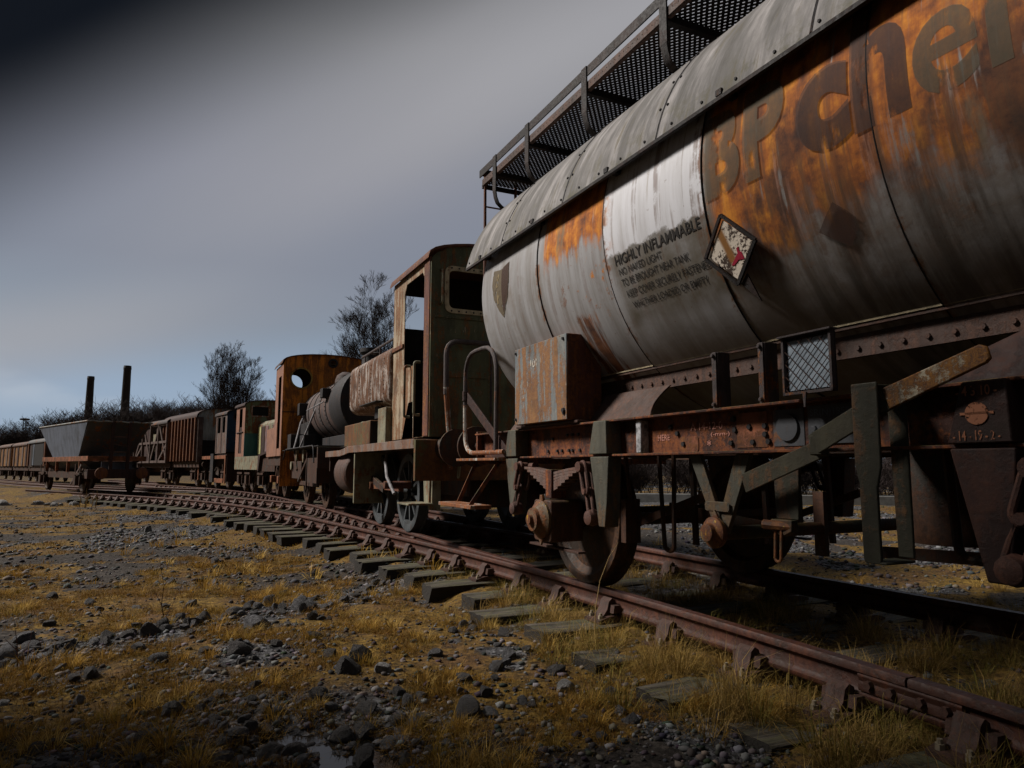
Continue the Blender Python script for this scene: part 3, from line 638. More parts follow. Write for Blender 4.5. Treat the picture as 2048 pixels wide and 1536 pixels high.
BIG = [(-.63,3.17,.09,'stoned','large dark rounded rock behind the puddle'),(-.48,3.04,.08,'stone','grey rock leaning against the large dark rock by the puddle'),(-.95,2.92,.1,'stoned','upright blackish block standing at the edge of the puddle'),
 (-1.15,3.08,.057,'stone','rounded grey stone next to the upright black block'),(-1.27,3.15,.041,'stone','small grey stone touching the rounded one near the upright black block'),(-.88,3.86,.116,'stoned','big dark boulder with grey top in the moss above the puddle'),
 (-.69,3.89,.06,'stonel','pale wedge shaped stone next to the big dark boulder'),(.27,3.66,.073,'stonel','pale speckled stone in the dry grass below the moss topped sleeper'),(-.21,3.46,.055,'stone','pointed grey stone between the puddle and the sunken sleepers'),
 (.52,3.18,.05,'stone','grey stone in deep grass in front of the moss topped sleeper'),(-.1,3.31,.055,'stone','flat topped stone by the pointed grey stone'),(-4.92,10.23,.085,'stone','lone grey stone out on the mossy ground far from the track'),
 (-2.7,6.06,.069,'stone','grey stone in the moss above the stone row'),(-3.11,5.99,.056,'stonel','pale stone beside a dark one above the stone row'),(-3.16,4.69,.087,'stone','big grey white stone at the far end of the stone row from the track'),(-3.28,5.13,.051,'stoned','dark stone behind the big grey white one'),
 (-.45,4.27,.061,'stone','squat stone on the moss between boulder and sleepers'),(.49,3.6,.05,'stoned','dark stone beside the pale speckled one'),(-1.4,5.28,.055,'stoned','pair half of dark stones in front of the stone row'),(-1.36,5.36,.04,'stoned','second dark stone touching its twin in front of the stone row'),
 (-2.04,6.07,.09,'stone','largest grey stone of the stone row'),(-3.04,7.34,.073,'stone','flat grey slab lying behind the stone row'),(-2.39,3.44,.034,'stonel','pale stone alone on the dark moss in front of the stone row'),(.91,3.21,.046,'stone','stone hidden in the tall grass by the rail'),(-1.24,2.91,.033,'stone','little stone in front of the upright black block'),(-.5,3.5,.05,'stone','mottled stone above the grey rock by the puddle'),(-.62,2.8,.05,'stoned','dark stone lying in the puddle')]
for x, y, r, mt, lab in BIG: rock(x, y, r*.78, lab, mt, None, .42)
# middling stones, each its own object
cand = []
for _ in range(30000):
    y = random.uniform(2.5, 17); x = random.uniform(-.75*y-.3, min(.5, 2.2-y*.3)); cand.append((x, y))
cand = np.array(cand); gv, gg, tl = zone(cand); s_ = near(cand, R1)[1]; keep = (rng.random(len(cand)) < (gv**1.8)*.5+.014) & (s_ < -.65); cand = cand[keep][:273*3]
sz = rng.gamma(2.2, .0085, len(cand))+.014; sc_ = sz/cand[:,1]; o_ = np.argsort(-sc_)[:273]
for i in o_:
    x, y = cand[i]; rg = gv[keep][:len(cand)][i]
    row = abs(y-(5-(x+2.15)*-1.1)) < 1.2 and y < 8
    if y > 8.5: lab, grp, mt = 'pale grey stone on the distant gravel patch', 'stones on the distant gravel patch', random.choice(['stone','stonel','stone'])
    elif rg > .6: lab, grp, mt = 'grey ballast stone lying in the row of stones across the moss', 'stones in the row across the moss', random.choice(['stone','stone','stoned'])
    else: lab, grp, mt = 'loose stone scattered in the brown moss', 'loose stones in the brown moss', random.choice(['stone','stoned','stoned'])
    rock(x, y, float(sz[i]), lab, mt, grp, .25, False)
for k in range(9):   # rubble heap far left
    x, y = -14.8+random.uniform(-1.1,1.1), 22.2+random.uniform(-.5,.8); rock(x, y, random.uniform(.07,.2), 'whitish broken slab in the rubble heap beside the hopper wagon', 'stonel', 'slabs of the rubble heap', .3)
# gravel that nobody could count
ico = bmesh.new(); bmesh.ops.create_icosphere(ico, subdivisions=1, radius=1); IV = np.array([v.co[:] for v in ico.verts]); IF = np.array([[v.index for v in f.verts] for f in ico.faces]); ico.free()
def gravel(n, ylo, yhi, smin, smax, pw, base):
    y = ylo*(yhi/ylo)**rng.random(n*4); x = rng.uniform(-.78,.78,n*4)*y; P = np.c_[x,y]; g, gr, tl = zone(P); sl = near(P, R1)[1]
    inb = (sl > -.5) & (sl < 4); p = np.clip(g**pw+base, 0, 1)*(np.where(inb, .5, 1)); k = rng.random(len(P)) < p; k &= ~wet(P); P = P[k][:n]; N = len(P)
    s = smin*(smax/smin)**(rng.random(N)**2.2); z = height(P)
    J = 1+rng.normal(0,.17,(N,len(IV),3)); th = rng.uniform(0,6.3,N); W = IV[None]*J*np.c_[s*rng.uniform(.8,1.4,N), s*rng.uniform(.7,1.1,N), s*rng.uniform(.45,.85,N)][:,None,:]
    c, q = np.cos(th)[:,None], np.sin(th)[:,None]; X = W[...,0]*c-W[...,1]*q; Y = W[...,0]*q+W[...,1]*c
    V = np.stack([X+P[:,0,None], Y+P[:,1,None], W[...,2]+(z+s*.25)[:,None]], -1).reshape(-1,3); F = (IF[None]+(np.arange(N)*len(IV))[:,None,None]).reshape(-1,3)
    b = (.02+.27*rng.random(N)**2.6)[:,None]*np.array([1,.99,1.02])+rng.normal(0,.01,(N,3)); warm = rng.random(N) < .3; b[warm] *= np.array([1,.8,.6]); return V, F, np.repeat(np.clip(b,.01,1), len(IV), 0)
A = [gravel(15000, 2.3, 8, .004, .024, 1.3, .22), gravel(15000, 7, 22, .008, .042, 1.2, .14)]
off = 0; Vs, Fs, Ts = [], [], []
for V, F, Tn in A: Vs.append(V); Fs.append(F+off); Ts.append(Tn); off += len(V)
gvo = mesh_np('gravel', np.concatenate(Vs), np.concatenate(Fs), M['gravel'], np.concatenate(Ts)); tag(gvo, kind='stuff')
# ---------------- grass
def blades(P, z, n, Lm, rad, wid, cols, lean=.75, droop=.5):
    """P tuft centres (N,2); n blades each"""
    N = len(P); B = N*n; c = np.repeat(P, n, 0); zz = np.repeat(z, n); a = rng.uniform(0, 2*np.pi, B); rr = np.sqrt(rng.random(B))*np.repeat(rad, n)
    L = np.repeat(Lm, n)*rng.uniform(.45,1.15,B); tilt = np.abs(rng.normal(.0,lean,B)).clip(0,1.35); ba = a+rng.normal(0,.6,B)
    bx, by = c[:,0]+np.cos(a)*rr, c[:,1]+np.sin(a)*rr; w = wid*rng.uniform(.6,1.3,B)*(np.repeat(Lm,n)/np.mean(Lm))**.3
    pa = ba+np.pi/2+rng.normal(0,.5,B); V = []
    for f, ws in ((0,1.),(.5,.8),(1.,0.)):
        t2 = tilt+droop*f*f*rng.uniform(.3,1.3,B); h = L*f*np.cos(np.minimum(t2,1.5)); o = L*f*np.sin(np.minimum(t2,1.7))
        X, Y, Z = bx+np.cos(ba)*o, by+np.sin(ba)*o, zz-.012+h
        if ws > 0: V.append(np.c_[X-np.cos(pa)*w*ws, Y-np.sin(pa)*w*ws, Z]); V.append(np.c_[X+np.cos(pa)*w*ws, Y+np.sin(pa)*w*ws, Z])
        else: V.append(np.c_[X,Y,Z])
    V = np.stack(V, 1).reshape(-1,3); k = np.arange(B)*5
    F = np.concatenate([np.c_[k,k+1,k+3], np.c_[k,k+3,k+2], np.c_[k+2,k+3,k+4]]); ci = cols[rng.integers(0,len(cols),N)]; tn = np.repeat(ci, n, 0)*rng.uniform(.6,1.35,B)[:,None]
    return V, F, np.repeat(tn, 5, 0)
DRY = np.array([1.04, .92, .6]); STRAW = DRY*np.array([(.42,.29,.09),(.36,.23,.065),(.3,.2,.06),(.46,.35,.15),(.26,.19,.05)]); MOSS = DRY*np.array([(.25,.155,.034),(.18,.1,.024),(.29,.19,.045),(.12,.095,.026),(.13,.07,.022)]); TALLC = DRY*np.array([(.3,.22,.1),(.24,.19,.07),(.36,.27,.13),(.17,.16,.05),(.2,.14,.06)])
def spots(n, ylo, yhi, which, ppow=1.):
    y = ylo*(yhi/ylo)**rng.random(n*5); x = rng.uniform(-.8,.8,n*5)*y; P = np.c_[x,y]; g, gr, tl = zone(P); s = near(P, R1)[1]
    clump = fbm(x*3.2+1, y*3.2, 31, 3)
    if which == 'moss': p = gr*(1-tl)*sstep(.35,.6,clump)*(s < -.35)
    elif which == 'tuft': p = sstep(.52,.72,clump)*(1-tl*.3)*np.where(s < -.3, 1, .4)*(1-np.clip(g,0,1)*.6)*np.exp(-np.clip(-s-1,0,9)*.35)
    else: p = tl*sstep(.3,.55,clump)
    for q in (R1, R3): p = np.where(near(P, q)[0] < .07, 0, p)
    for c, nn, a0, a1 in SL_SPOTS:
        if c[1] > 9: continue
        d = P-c; u = d@nn; w = d@np.array((-nn[1],nn[0])); p = np.where((u > a0) & (u < a1) & (np.abs(w) < .12), p*.04, p)
    p = np.where(wet(P), 0, p)
    return P[rng.random(len(P)) < p][:n]
parts = []
P = spots(11000, 2.25, 9.5, 'moss'); parts.append(blades(P, height(P), 30, rng.uniform(.025,.065,len(P)), rng.uniform(.03,.07,len(P)), .0013, MOSS, .9, .5))
P = spots(8000, 3.6, 10, 'moss'); parts.append(blades(P, height(P), 20, rng.uniform(.02,.05,len(P)), rng.uniform(.03,.08,len(P)), .002, MOSS, .9, .5))
P = spots(3600, 8, 26, 'moss'); parts.append(blades(P, height(P), 18, rng.uniform(.03,.08,len(P)), rng.uniform(.06,.16,len(P)), .004, MOSS, .8, .4))
P = spots(900, 2.25, 8, 'tuft'); parts.append(blades(P, height(P), 70, rng.uniform(.07,.16,len(P)), rng.uniform(.02,.055,len(P)), .0014, STRAW, .55, .55))
P = spots(900, 2.1, 8.5, 'tall'); parts.append(blades(P, height(P), 46, rng.uniform(.1,.3,len(P)), rng.uniform(.03,.1,len(P)), .0013, TALLC, .5, .75))
P = spots(300, 7, 24, 'tuft'); parts.append(blades(P, height(P), 30, rng.uniform(.1,.22,len(P)), rng.uniform(.05,.12,len(P)), .004, STRAW, .5, .5))
off = 0; Vs, Fs, Ts = [], [], []
for V, F, Tn in parts: Vs.append(V); Fs.append(F+off); Ts.append(Tn); off += len(V)
gro = mesh_np('dry_grass', np.concatenate(Vs), np.concatenate(Fs), M['grass'], np.concatenate(Ts)); tag(gro, kind='stuff')
# single stalks and twigs
def stalk(name, pts, r, mat, lab, group=None, side=()):
    m = MB(); m.tube(pts, [r*(1-.75*i/(len(pts)-1)) for i in range(len(pts))], 5)
    for q in side: m.tube(q, [r*.7]+[r*.35]*(len(q)-1), 4)
    o = m.build(name, mat); return tag(o, lab, 'plant', group)
zg = lambda x, y: float(height([(x,y)])[0])
x, y = .505, 4.45; z = zg(x,y); stalk('grass_stalk', [(x,y,z),(x+.012,y,z+.2),(x+.04,y+.0,z+.36),(x+.1,y+.02,z+.5),(x+.17,y+.04,z+.6)], .0035, M['straw'], 'single tall pale grass stalk leaning across the rail at the tank wagon wheel')
x, y = -2.45, 5.1; z = zg(x,y); stalk('dead_stem', [(x,y,z),(x-.03,y,z+.12),(x-.02,y,z+.25),(x-.06,y,z+.42)], .004, M['twig'], 'thin upright red brown stem growing from the stone row', None, [[(x-.03,y,z+.12),(x-.09,y,z+.22)],[(x-.02,y,z+.25),(x+.02,y,z+.3)],[(x,y,z+.03),(x+.06,y,z+.14),(x+.07,y,z+.2)]])
x, y = -2.75, 4.05; z = zg(x,y); stalk('dead_stem', [(x,y,z),(x-.01,y,z+.12),(x-.04,y,z+.26)], .004, M['twig'], 'dark forked twig standing by the big grey white stone', None, [[(x,y,z+.03),(x+.06,y,z+.15),(x+.065,y,z+.22)],[(x-.01,y,z+.1),(x-.08,y,z+.16)]])
for i in range(5):
    x = -12.0-i*.26+random.uniform(-.1,.1); y = 20.4+random.uniform(-.3,.3)+i*.25; z = zg(x,y); stalk('dry_weed', [(x,y,z),(x+.03,y,z+.25),(x+.02,y,z+random.uniform(.4,.6))], .014, M['straw'], 'dry straw coloured weed standing before the hopper wagon', 'dry weeds before the hopper wagon', [[(x+.03,y,z+.2),(x+.1,y,z+.35)],[(x+.03,y,z+.25),(x-.05,y,z+.4)]])
# ------------------------------------------------------------------ lettering
def text_mesh(body, bold=0., spacing=1.):
    cu = bpy.data.curves.new('lettering', 'FONT'); cu.body = body; cu.size = 1; cu.offset = bold; cu.space_character = spacing; cu.resolution_u = 5
    o = bpy.data.objects.new('lettering', cu); COL.objects.link(o); bpy.context.view_layer.update()
    me = bpy.data.meshes.new_from_object(o.evaluated_get(bpy.context.evaluated_depsgraph_get())); bpy.data.objects.remove(o); bpy.data.curves.remove(cu)
    bm = bmesh.new(); bm.from_mesh(me); bpy.data.meshes.remove(me); return bm
def fit(bm, x0, x1, y0, y1):
    xs = [v.co.x for v in bm.verts]; ys = [v.co.y for v in bm.verts]; a, b, c, d = min(xs), max(xs), min(ys), max(ys)
    for v in bm.verts: v.co.x = x0+(v.co.x-a)/(b-a)*(x1-x0); v.co.y = y0+(v.co.y-c)/(d-c)*(y1-y0)
def slice_rows(bm, y0, y1, step):
    y = y0+step
    while y < y1:
        bmesh.ops.bisect_plane(bm, geom=bm.verts[:]+bm.edges[:]+bm.faces[:], plane_co=(0,y,0), plane_no=(0,1,0)); y += step
def bm_obj(bm, name, mat, parent):
    me = bpy.data.meshes.new(name); bm.to_mesh(me); bm.free(); return link(me, name, mat, parent)
ZC, TR = 2.33, 1.18
def on_tank(bm, lift=.004):
    for v in bm.verts:
        th = v.co.y/TR; r = TR+lift; v.co = (v.co.x, r*math.cos(th), ZC+r*math.sin(th))
def flat(bm, y):
    for v in bm.verts: v.co = (v.co.x, y, v.co.y)
# ------------------------------------------------------------------ tank wagon: x runs along the train away from the viewer, y towards the viewer, z up from rail top
tw = thing('tank_wagon', 'huge silver grey tank wagon streaked with orange rust under a grey canopy and walkway', 'tank wagon', (1.263, 5.553, RTOP), 25.4+90)
X0, X1 = -4.72, 1.05
def tank_body():
    n = 96; xs = []
    for k in range(9): a = math.pi/2*(1-k/8); xs.append((X1+.34*math.sin(a), TR*math.cos(a)**.8 if k else .02))
    ringx = [1.05,.03,-.87,-1.79,-2.75,-3.7,-4.72]; prof = xs[:-1]
    for i, (a, b) in enumerate(zip(ringx[:-1], ringx[1:])):
        rr = TR if i % 2 == 0 else TR-.006
        for f in (.004,.25,.5,.75,.996): prof.append((a+(b-a)*f, rr))
    prof += [(X0-.34*math.sin(math.pi/2*k/8), TR*math.cos(math.pi/2*k/8)**.8 if k < 8 else .02) for k in range(1, 9)]
    V = []; UV = []
    for x, r in prof:
        for k in range(n): th = -math.pi+2*math.pi*k/n; V.append((x, r*math.cos(th), ZC+r*math.sin(th))); UV.append((x, th*TR))
    F = [(i*n+k, i*n+(k+1)%n, (i+1)*n+(k+1)%n, (i+1)*n+k) for i in range(len(prof)-1) for k in range(n)]
    me = bpy.data.meshes.new('tank'); me.from_pydata(V, [], F); ul = me.uv_layers.new(name='UVMap')
    for p in me.polygons:
        for li in p.loop_indices:
            vi = me.loops[li].vertex_index; u, v = UV[vi]
            if p.index % n == n-1 and vi % n == 0: v = math.pi*TR
            ul.data[li].uv = (u, v)
    bm = bmesh.new(); bm.from_mesh(me); bmesh.ops.recalc_face_normals(bm, faces=bm.faces); bm.to_mesh(me); bm.free()
    return link(me, 'tank', M['tank'], tw, ang=25)
tank = tank_body()
# seams and weld bands
m = MB()
for x in (.03,-.87,-1.79,-2.75): m.lathe([(TR-.01,-.003),(TR+.002,-.002),(TR+.002,.002),(TR-.01,.003)], (x,0,ZC), 'x', 96)
m.build('seam', M['dark'], tank)
# ghost letters of the old name
for ch, x0, x1, v0, v1, mt, b in (('B',-1.81,-2.06,-.165,.275,'ghost',.05),('P',-2.085,-2.335,-.17,.275,'ghost',.05),('c',-2.4,-2.665,-.195,.165,'ghost2',.06),('h',-2.675,-2.915,-.19,.35,'ghost2',.04),('e',-2.935,-3.165,-.195,.105,'ghost',.02),('m',-3.195,-3.56,-.19,.1,'ghost',.02)):
    bm = text_mesh(ch, b); fit(bm, x0, x1, v0, v1); slice_rows(bm, v0, v1, .04); on_tank(bm, .0008); bm_obj(bm, 'ghost_letter', M[mt], tank)
# stencilled notice
for body, x0, x1, v0, h, mt in (('HIGHLY INFLAMMABLE',-.967,-1.745,-.276,.062,'stencil'),('NO NAKED LIGHT',-.985,-1.4,-.34,.042,'stencil'),('TO BE BROUGHT NEAR TANK',-.985,-1.61,-.408,.044,'stencil'),('KEEP COVER SECURELY FASTENED',-1.0,-1.745,-.482,.044,'stencil'),('WHETHER LOADED OR EMPTY',-1.02,-1.69,-.556,.042,'stencil')):
    bm = text_mesh(body, .012 if h > .05 else .006); fit(bm, x0, x1, v0, v0+h); on_tank(bm, .003); bm_obj(bm, 'stencilled_notice', M[mt], tank)
# shield at the far end
def shield(pts, lift, mat, name):
    bm = bmesh.new(); vs = [bm.verts.new((x, v, 0)) for x, v in pts]; bm.faces.new(vs); slice_rows(bm, -.5, .5, .05); bmesh.ops.triangulate(bm, faces=bm.faces); on_tank(bm, lift); return bm_obj(bm, name, mat, tank)
sh = [(.83,.15),(.69,.13),(.53,.16),(.515,.0),(.55,-.12),(.63,-.22),(.675,-.275),(.74,-.21),(.815,-.1),(.845,.02)]
shield(sh, .003, M['shieldpaint'], 'painted_shield')
bm = text_mesh('B', .05); fit(bm, .765, .69, -.01, .1); on_tank(bm, .005); bm_obj(bm, 'shield_letter', M['shieldmark'], tank)
bm = text_mesh('P', .05); fit(bm, .755, .68, -.15, -.04); on_tank(bm, .005); bm_obj(bm, 'shield_letter', M['shieldmark'], tank)
shield([(.66,.13),(.53,.155),(.52,0),(.55,-.11),(.63,-.21),(.66,-.24)], .004, M['ghost2'], 'rust_stain')
# hazard plates
def hazard(x, v, half, mat, frame, red):
    th = v/TR; r = TR+.02; o = MB()
    o.prism([(0,half),(half*.98,0),(0,-half),(-half*.98,0)], 'y', -.003, .003); p = o.build('hazard_plate', mat, tw, .001)
    p.location = (x, r*math.cos(th)+.01, ZC+r*math.sin(th)); p.rotation_euler = Matrix.Rotation(math.pi, 3, 'Z').to_euler(); p.rotation_euler.x = -th*.75
    f = MB(); h2 = half*1.17; pts = [(0,h2),(h2*.98,0),(0,-h2),(-h2*.98,0)]
    for i in range(4):
        a, b = pts[i], pts[(i+1)%4]; f.bar((a[0],-.006,a[1]), (b[0],-.006,b[1]), .015, .014, (0,1,0))
    f.prism([(.012,-h2*1.0),(h2*.36,-h2*.78),(h2*.62,-h2*1.62)], 'y', .0, .008)
    f.build('frame', frame, p)
    if red:
        g = MB(); g.prism([(-.012,-.075),(.004,-.08),(.04,-.062),(.078,-.066),(.07,-.03),(.056,-.02),(.06,.0),(.044,-.004),(.044,-.03),(.02,-.05)], 'y', -.006, -.004); g.build('flame_symbol', M['redpaint'], p)
hazard(-1.925, -.44, .15, M['diamond'], M['grate'], True); shield([(-2.51,-.405),(-2.555,-.45),(-2.605,-.515),(-2.57,-.56),(-2.525,-.605),(-2.46,-.555),(-2.405,-.505),(-2.46,-.45)][::-1], .003, M['ghost2'], 'diamond_mark')
# ---------------- canopy
def canopy():
    a0, a1, n = R(13.5), R(166.5), 40; RC = 1.27; V = []; UV = []; xs = [1.32,.55,.54,-.46,-.47,-1.5,-1.51,-2.55,-2.56,-3.6,-3.61,-4.9]
    me_f = []
    for x in xs:
        for q in (RC, RC-.012):
            for k in range(n+1):
                th = a0+(a1-a0)*k/n; V.append((x, q*math.cos(th), ZC+q*math.sin(th))); UV.append((x, th*RC))
    w = n+1
    for i in range(len(xs)-1):
        A, B = i*2*w, (i+1)*2*w
        for k in range(n):
            me_f.append((A+k,A+k+1,B+k+1,B+k)); me_f.append((A+w+k,B+w+k,B+w+k+1,A+w+k+1))
        for e in (0, n): me_f.append((A+e,B+e,B+w+e,A+w+e))
    for A in (0, (len(xs)-1)*2*w):
        for k in range(n): me_f.append((A+k,A+w+k,A+w+k+1,A+k+1))
    me = bpy.data.meshes.new('canopy'); me.from_pydata(V, [], me_f); ul = me.uv_layers.new(name='UVMap')
    for l in me.loops: ul.data[l.index].uv = UV[l.vertex_index]
    bm = bmesh.new(); bm.from_mesh(me); bmesh.ops.recalc_face_normals(bm, faces=bm.faces); bm.to_mesh(me); bm.free()
    o = link(me, 'canopy', M['canopy'], tw, ang=30)
    s = MB()
    for x in xs[1:-1:2]:
        s.loft([[(x+d, (RC+h)*math.cos(a0+(a1-a0)*k/n), ZC+(RC+h)*math.sin(a0+(a1-a0)*k/n)) for d, h in ((-.012,-.002),(.0,.006),(.012,-.002))] for k in range(n+1)])
    s.build('joint_strip', M['black'], o)
    b = MB()
    for x in xs[1:-1:2]:
        for dx in (-.03,.035):
            for k in range(1, 16): th = a0+(a1-a0)*k/16; c = (x+dx, RC*math.cos(th), ZC+RC*math.sin(th)); b.cyl(c, (c[0], c[1]+.008*math.cos(th), c[2]+.008*math.sin(th)), .009, .007, 6)
    for i in range(26):
        x = 1.25-.24*i; th = a0+R(1.5); c = (x, RC*math.cos(th), ZC+RC*math.sin(th)); b.cyl(c, (c[0], c[1]+.008, c[2]), .009, .007, 6)
    b.build('rivet_row', M['black'], o)
    e = MB()
    for sg in (1, -1): e.box(-4.9, 1.32, sg*RC*math.cos(a0)-.02, sg*RC*math.cos(a0)+.004, ZC+RC*math.sin(a0)-.022, ZC+RC*math.sin(a0)-.002)
    e.build('edge_strip', M['grate'], o)
    for x in (1.0, 0., -1., -2., -3., -4.):
        for sg in (1,-1): g = MB(); g.box(x-.02, x+.02, sg*1.13 if sg > 0 else -1.24, 1.24 if sg > 0 else -1.13, ZC+.3, ZC+.33); g.build('stay', M['black'], o)
canopy()
# ---------------- roof walkway
def walkway():
    w = thing.__globals__['bpy'].data.objects.new('walkway', None); COL.objects.link(w); w.parent = tw
    zf, ye, xa, xb = 3.6, .95, 1.62, -4.9
    for sg, nm in ((1, 0), (-1, 0)):
        m = MB(); y0, y1 = (.3, ye) if sg > 0 else (-ye, -.3); p = .052; W = .0088
        def clip(ax, ay, bx, by):
            # clip the bar to the floor rectangle
            t0, t1 = 0., 1.
            for P, Q in ((-(bx-ax), ax-xb), (bx-ax, xa-ax), (-(by-ay), ay-y0), (by-ay, y1-ay)):
                if abs(P) < 1e-9: continue
                r = Q/P
                if P < 0: t0 = max(t0, r)
                else: t1 = min(t1, r)
            return None if t0 >= t1 else (ax+(bx-ax)*t0, ay+(by-ay)*t0, ax+(bx-ax)*t1, ay+(by-ay)*t1)
        for fam in (1, -1):
            k = xb-1.4
            while k < xa+1.4:
                c = clip(k, y0, k+fam*(y1-y0)*1.25, y1)
                if c:
                    a, b = Vector((c[0],c[1],0)), Vector((c[2],c[3],0)); t = (b-a).normalized(); nn = Vector((-t.y,t.x,0))*W; z = zf+(.0015 if fam > 0 else 0)
                    m.add([(a+nn)[:2]+(z,),(a-nn)[:2]+(z,),(b-nn)[:2]+(z,),(b+nn)[:2]+(z,),(a+nn)[:2]+(z+.005,),(a-nn)[:2]+(z+.005,),(b-nn)[:2]+(z+.005,),(b+nn)[:2]+(z+.005,)], [(0,3,2,1),(4,5,6,7),(0,1,5,4),(1,2,6,5),(2,3,7,6),(3,0,4,7)])
                k += p
        m.build('mesh_floor', M['grate'], w, ang=20)
        f = MB(); f.box(xb, xa, sg*ye-.004, sg*ye+.004, zf-.03, zf+.035); f.box(xb, xa, min(sg*ye, sg*(ye-.03)), max(sg*ye, sg*(ye-.03)), zf-.034, zf-.03); f.build('toe_board', M['rustpink'], w, .002)
        g = MB(); g.box(xb, xa+.06, sg*(ye+.004)-.005, sg*(ye+.004)+.005, zf+.075, zf+.15); g.box(xb, xa+.06, min(sg*(ye-.05),sg*(ye+.004)), max(sg*(ye-.05),sg*(ye+.004)), zf+.15, zf+.156); g.build('guard_rail', M['grate'], w, .002)
        for x in (1.3, .62, -.32, -1.25, -2.2, -3.2, -4.2):
            c = MB(); yy = sg*(ye+.012); c.box(x-.035, x+.035, yy-.006, yy+.006, zf-.2, zf+.15)
            prev = None; pts = [(yy, zf-.2), (yy-sg*.01, zf-.26), (yy-sg*.03, zf-.31), (yy-sg*.07, zf-.345), (yy-sg*.13, zf-.36)]
            c.loft([[(x-.03, a-.006, b), (x+.03, a-.006, b), (x+.03, a+.006, b+.004), (x-.03, a+.006, b+.004)] for a, b in pts])
            c.box(x-.02, x+.02, min(.05*sg, sg*ye), max(.05*sg, sg*ye), zf-.05, zf-.004)
            c.build('bracket', M['grate'], w, .002)
    e = MB(); e.bar((xa,-ye,zf-.03),(xa,ye,zf-.03),.03,.04); e.bar((xa,-ye,zf+.11),(xa,ye,zf+.11),.01,.07); e.build('end_rail', M['grate'], w)
    q = MB()
    for y in (.93, .6): q.bar((xa-.02,y,2.5),(xa-.02,y,zf+.12),.022,.022,(1,0,0))
    for k in range(12): q.cyl((xa-.02,.6,2.55-k*.0+k*.09*0+.09*k*1.0),(xa-.02,.93,2.55+.09*k),.008,None,6) if k % 3 == 0 else None
    q.build('end_ladder', M['rustred'], w)
walkway()
# ---------------- underframe
def channel(y, sg, x0, x1, z0, z1, t=.012, fl=.085, name='solebar', mat='solebar'):
    m = MB(); a, b = (y-t, y) if sg > 0 else (y, y+t)
    m.box(x0, x1, a, b, z0+.014, z1-.014); f0, f1 = (y-t, y+fl) if sg > 0 else (y-fl, y+t)
    m.box(x0, x1, f0, f1, z0, z0+.014); m.box(x0, x1, f0, f1, z1-.014, z1); return m.build(name, M[mat], tw, .003)
SZ0, SZ1 = .9, 1.13
sb = channel(1.0, 1, -5.05, 1.45, SZ0, SZ1); sb2 = channel(-1.0, -1, -5.05, 1.45, SZ0, SZ1, mat='under')
m = MB()
for x, z in ((.12,1.04),(.05,.95),(-.02,.95),(.19,.95),(-.1,1.06),(-.17,1.06),(-.25,1.06),(-.12,.95),(-.17,.95),(-.27,.95),(-1.27,1.06),(-1.33,1.02),(-1.38,.96),(-1.77,1.075),(-1.78,1.02),(-1.75,.955),(-1.88,1.03),(-1.98,1.03),(-1.9,.955),(-2.0,.955),(-1.98,.99)):
    m = MB(); m.bolt((x,1.0,z), 'y', .013 if x > -1.2 else .016, .014); m.build('rivet', M['black'], sb)
p = MB(); p.prism(rrect(-1.5,-1.345,.916,1.0,.02), 'y', 1.0, 1.004); p.build('primer_patch', M['orangetrim'], sb); p = MB(); p.box(-1.99,-1.79,1.0,1.0035,.93,1.1); p.build('primer_patch', M['orangetrim'], sb)
for body, x0, x1, z0, h, mt in (('A 14-12-0',-1.44,-1.69,1.03,.04,'chalk'),('(-Ninox-)',-1.6,-1.74,.99,.026,'chalk'),('HERE',-1.15,-1.26,.985,.034,'chalk'),('*',-1.57,-1.6,.945,.03,'chalk')):
    if 'N' in body: body = '(-mm-)'
    bm = text_mesh(body, .01); fit(bm, x0, x1, z0, z0+h); flat(bm, 1.004 if mt == 'chalk' else 1.003); bm_obj(bm, 'chalk_figures', M[mt], sb)
# cast builder's plates
pl = MB(); pl.cyl((-2.12,1.0,1.015),(-2.12,1.012,1.015),.062,None,32); pl.lathe([(.05,.012),(.062,.012),(.062,.016),(.05,.016)], (-2.12,1.0,1.015), 'y', 32); pl.box(-2.21,-2.03,1.0,1.004,.93,1.1)
rp = pl.build('round_plate', M['hopend'], sb, .001)
for bd, z, w in (('OWNER',1.043,.05),('N 2022',1.013,.06),('1958',.985,.04)):
    bm = text_mesh(bd, .01); fit(bm, -2.12+w/2, -2.12-w/2, z-.008, z+.01); flat(bm, 1.0135); bm_obj(bm, 'raised_lettering', M['black'], rp)
pl = MB(); pl.box(-2.47,-2.235,1.0,1.008,.935,1.105); pl.bolt((-2.27,1.008,1.0),'y',.018,.012); pl.bolt((-2.3,1.008,.96),'y',.014,.01); p2 = pl.build('cast_plate', M['hopend'], sb, .002)
bm = text_mesh('SR(N)1958', .012); fit(bm, -2.25, -2.455, 1.05, 1.088); flat(bm, 1.0095); bm_obj(bm, 'raised_lettering', M['hopside'], p2)
for x0 in (1.45, -5.05): m = MB(); m.box(x0-.006, x0+.03, -1.06, 1.06, .86, 1.15); m.build('headstock', M['solebar'], tw, .004)
m = MB()
for x in (.9,.55,-.55,-1.3,-2.3,-3.1,-4.2,-4.6): m.box(x-.05, x+.05, -.985, .985, .93, 1.1)
for y in (.32,-.32): m.box(-5.04, 1.44, y-.03, y+.03, .905, 1.09)
m.build('cross_members', M['under'], tw, .003)
# buffers
for x, s in ((1.48,1),(-5.056,-1)):
    for y in (.87,-.87):
        m = MB(); m.lathe([(.12,0),(.12,.02*s),(.085,.05*s),(.075,.26*s)], (x,y,1.03), 'x', 20); m.lathe([(.045,.25*s),(.045,.42*s),(.08,.425*s),(.2,.44*s),(.2,.465*s),(.1,.48*s)], (x,y,1.03), 'x', 28); m.build('buffer', M['under'], tw, .002)
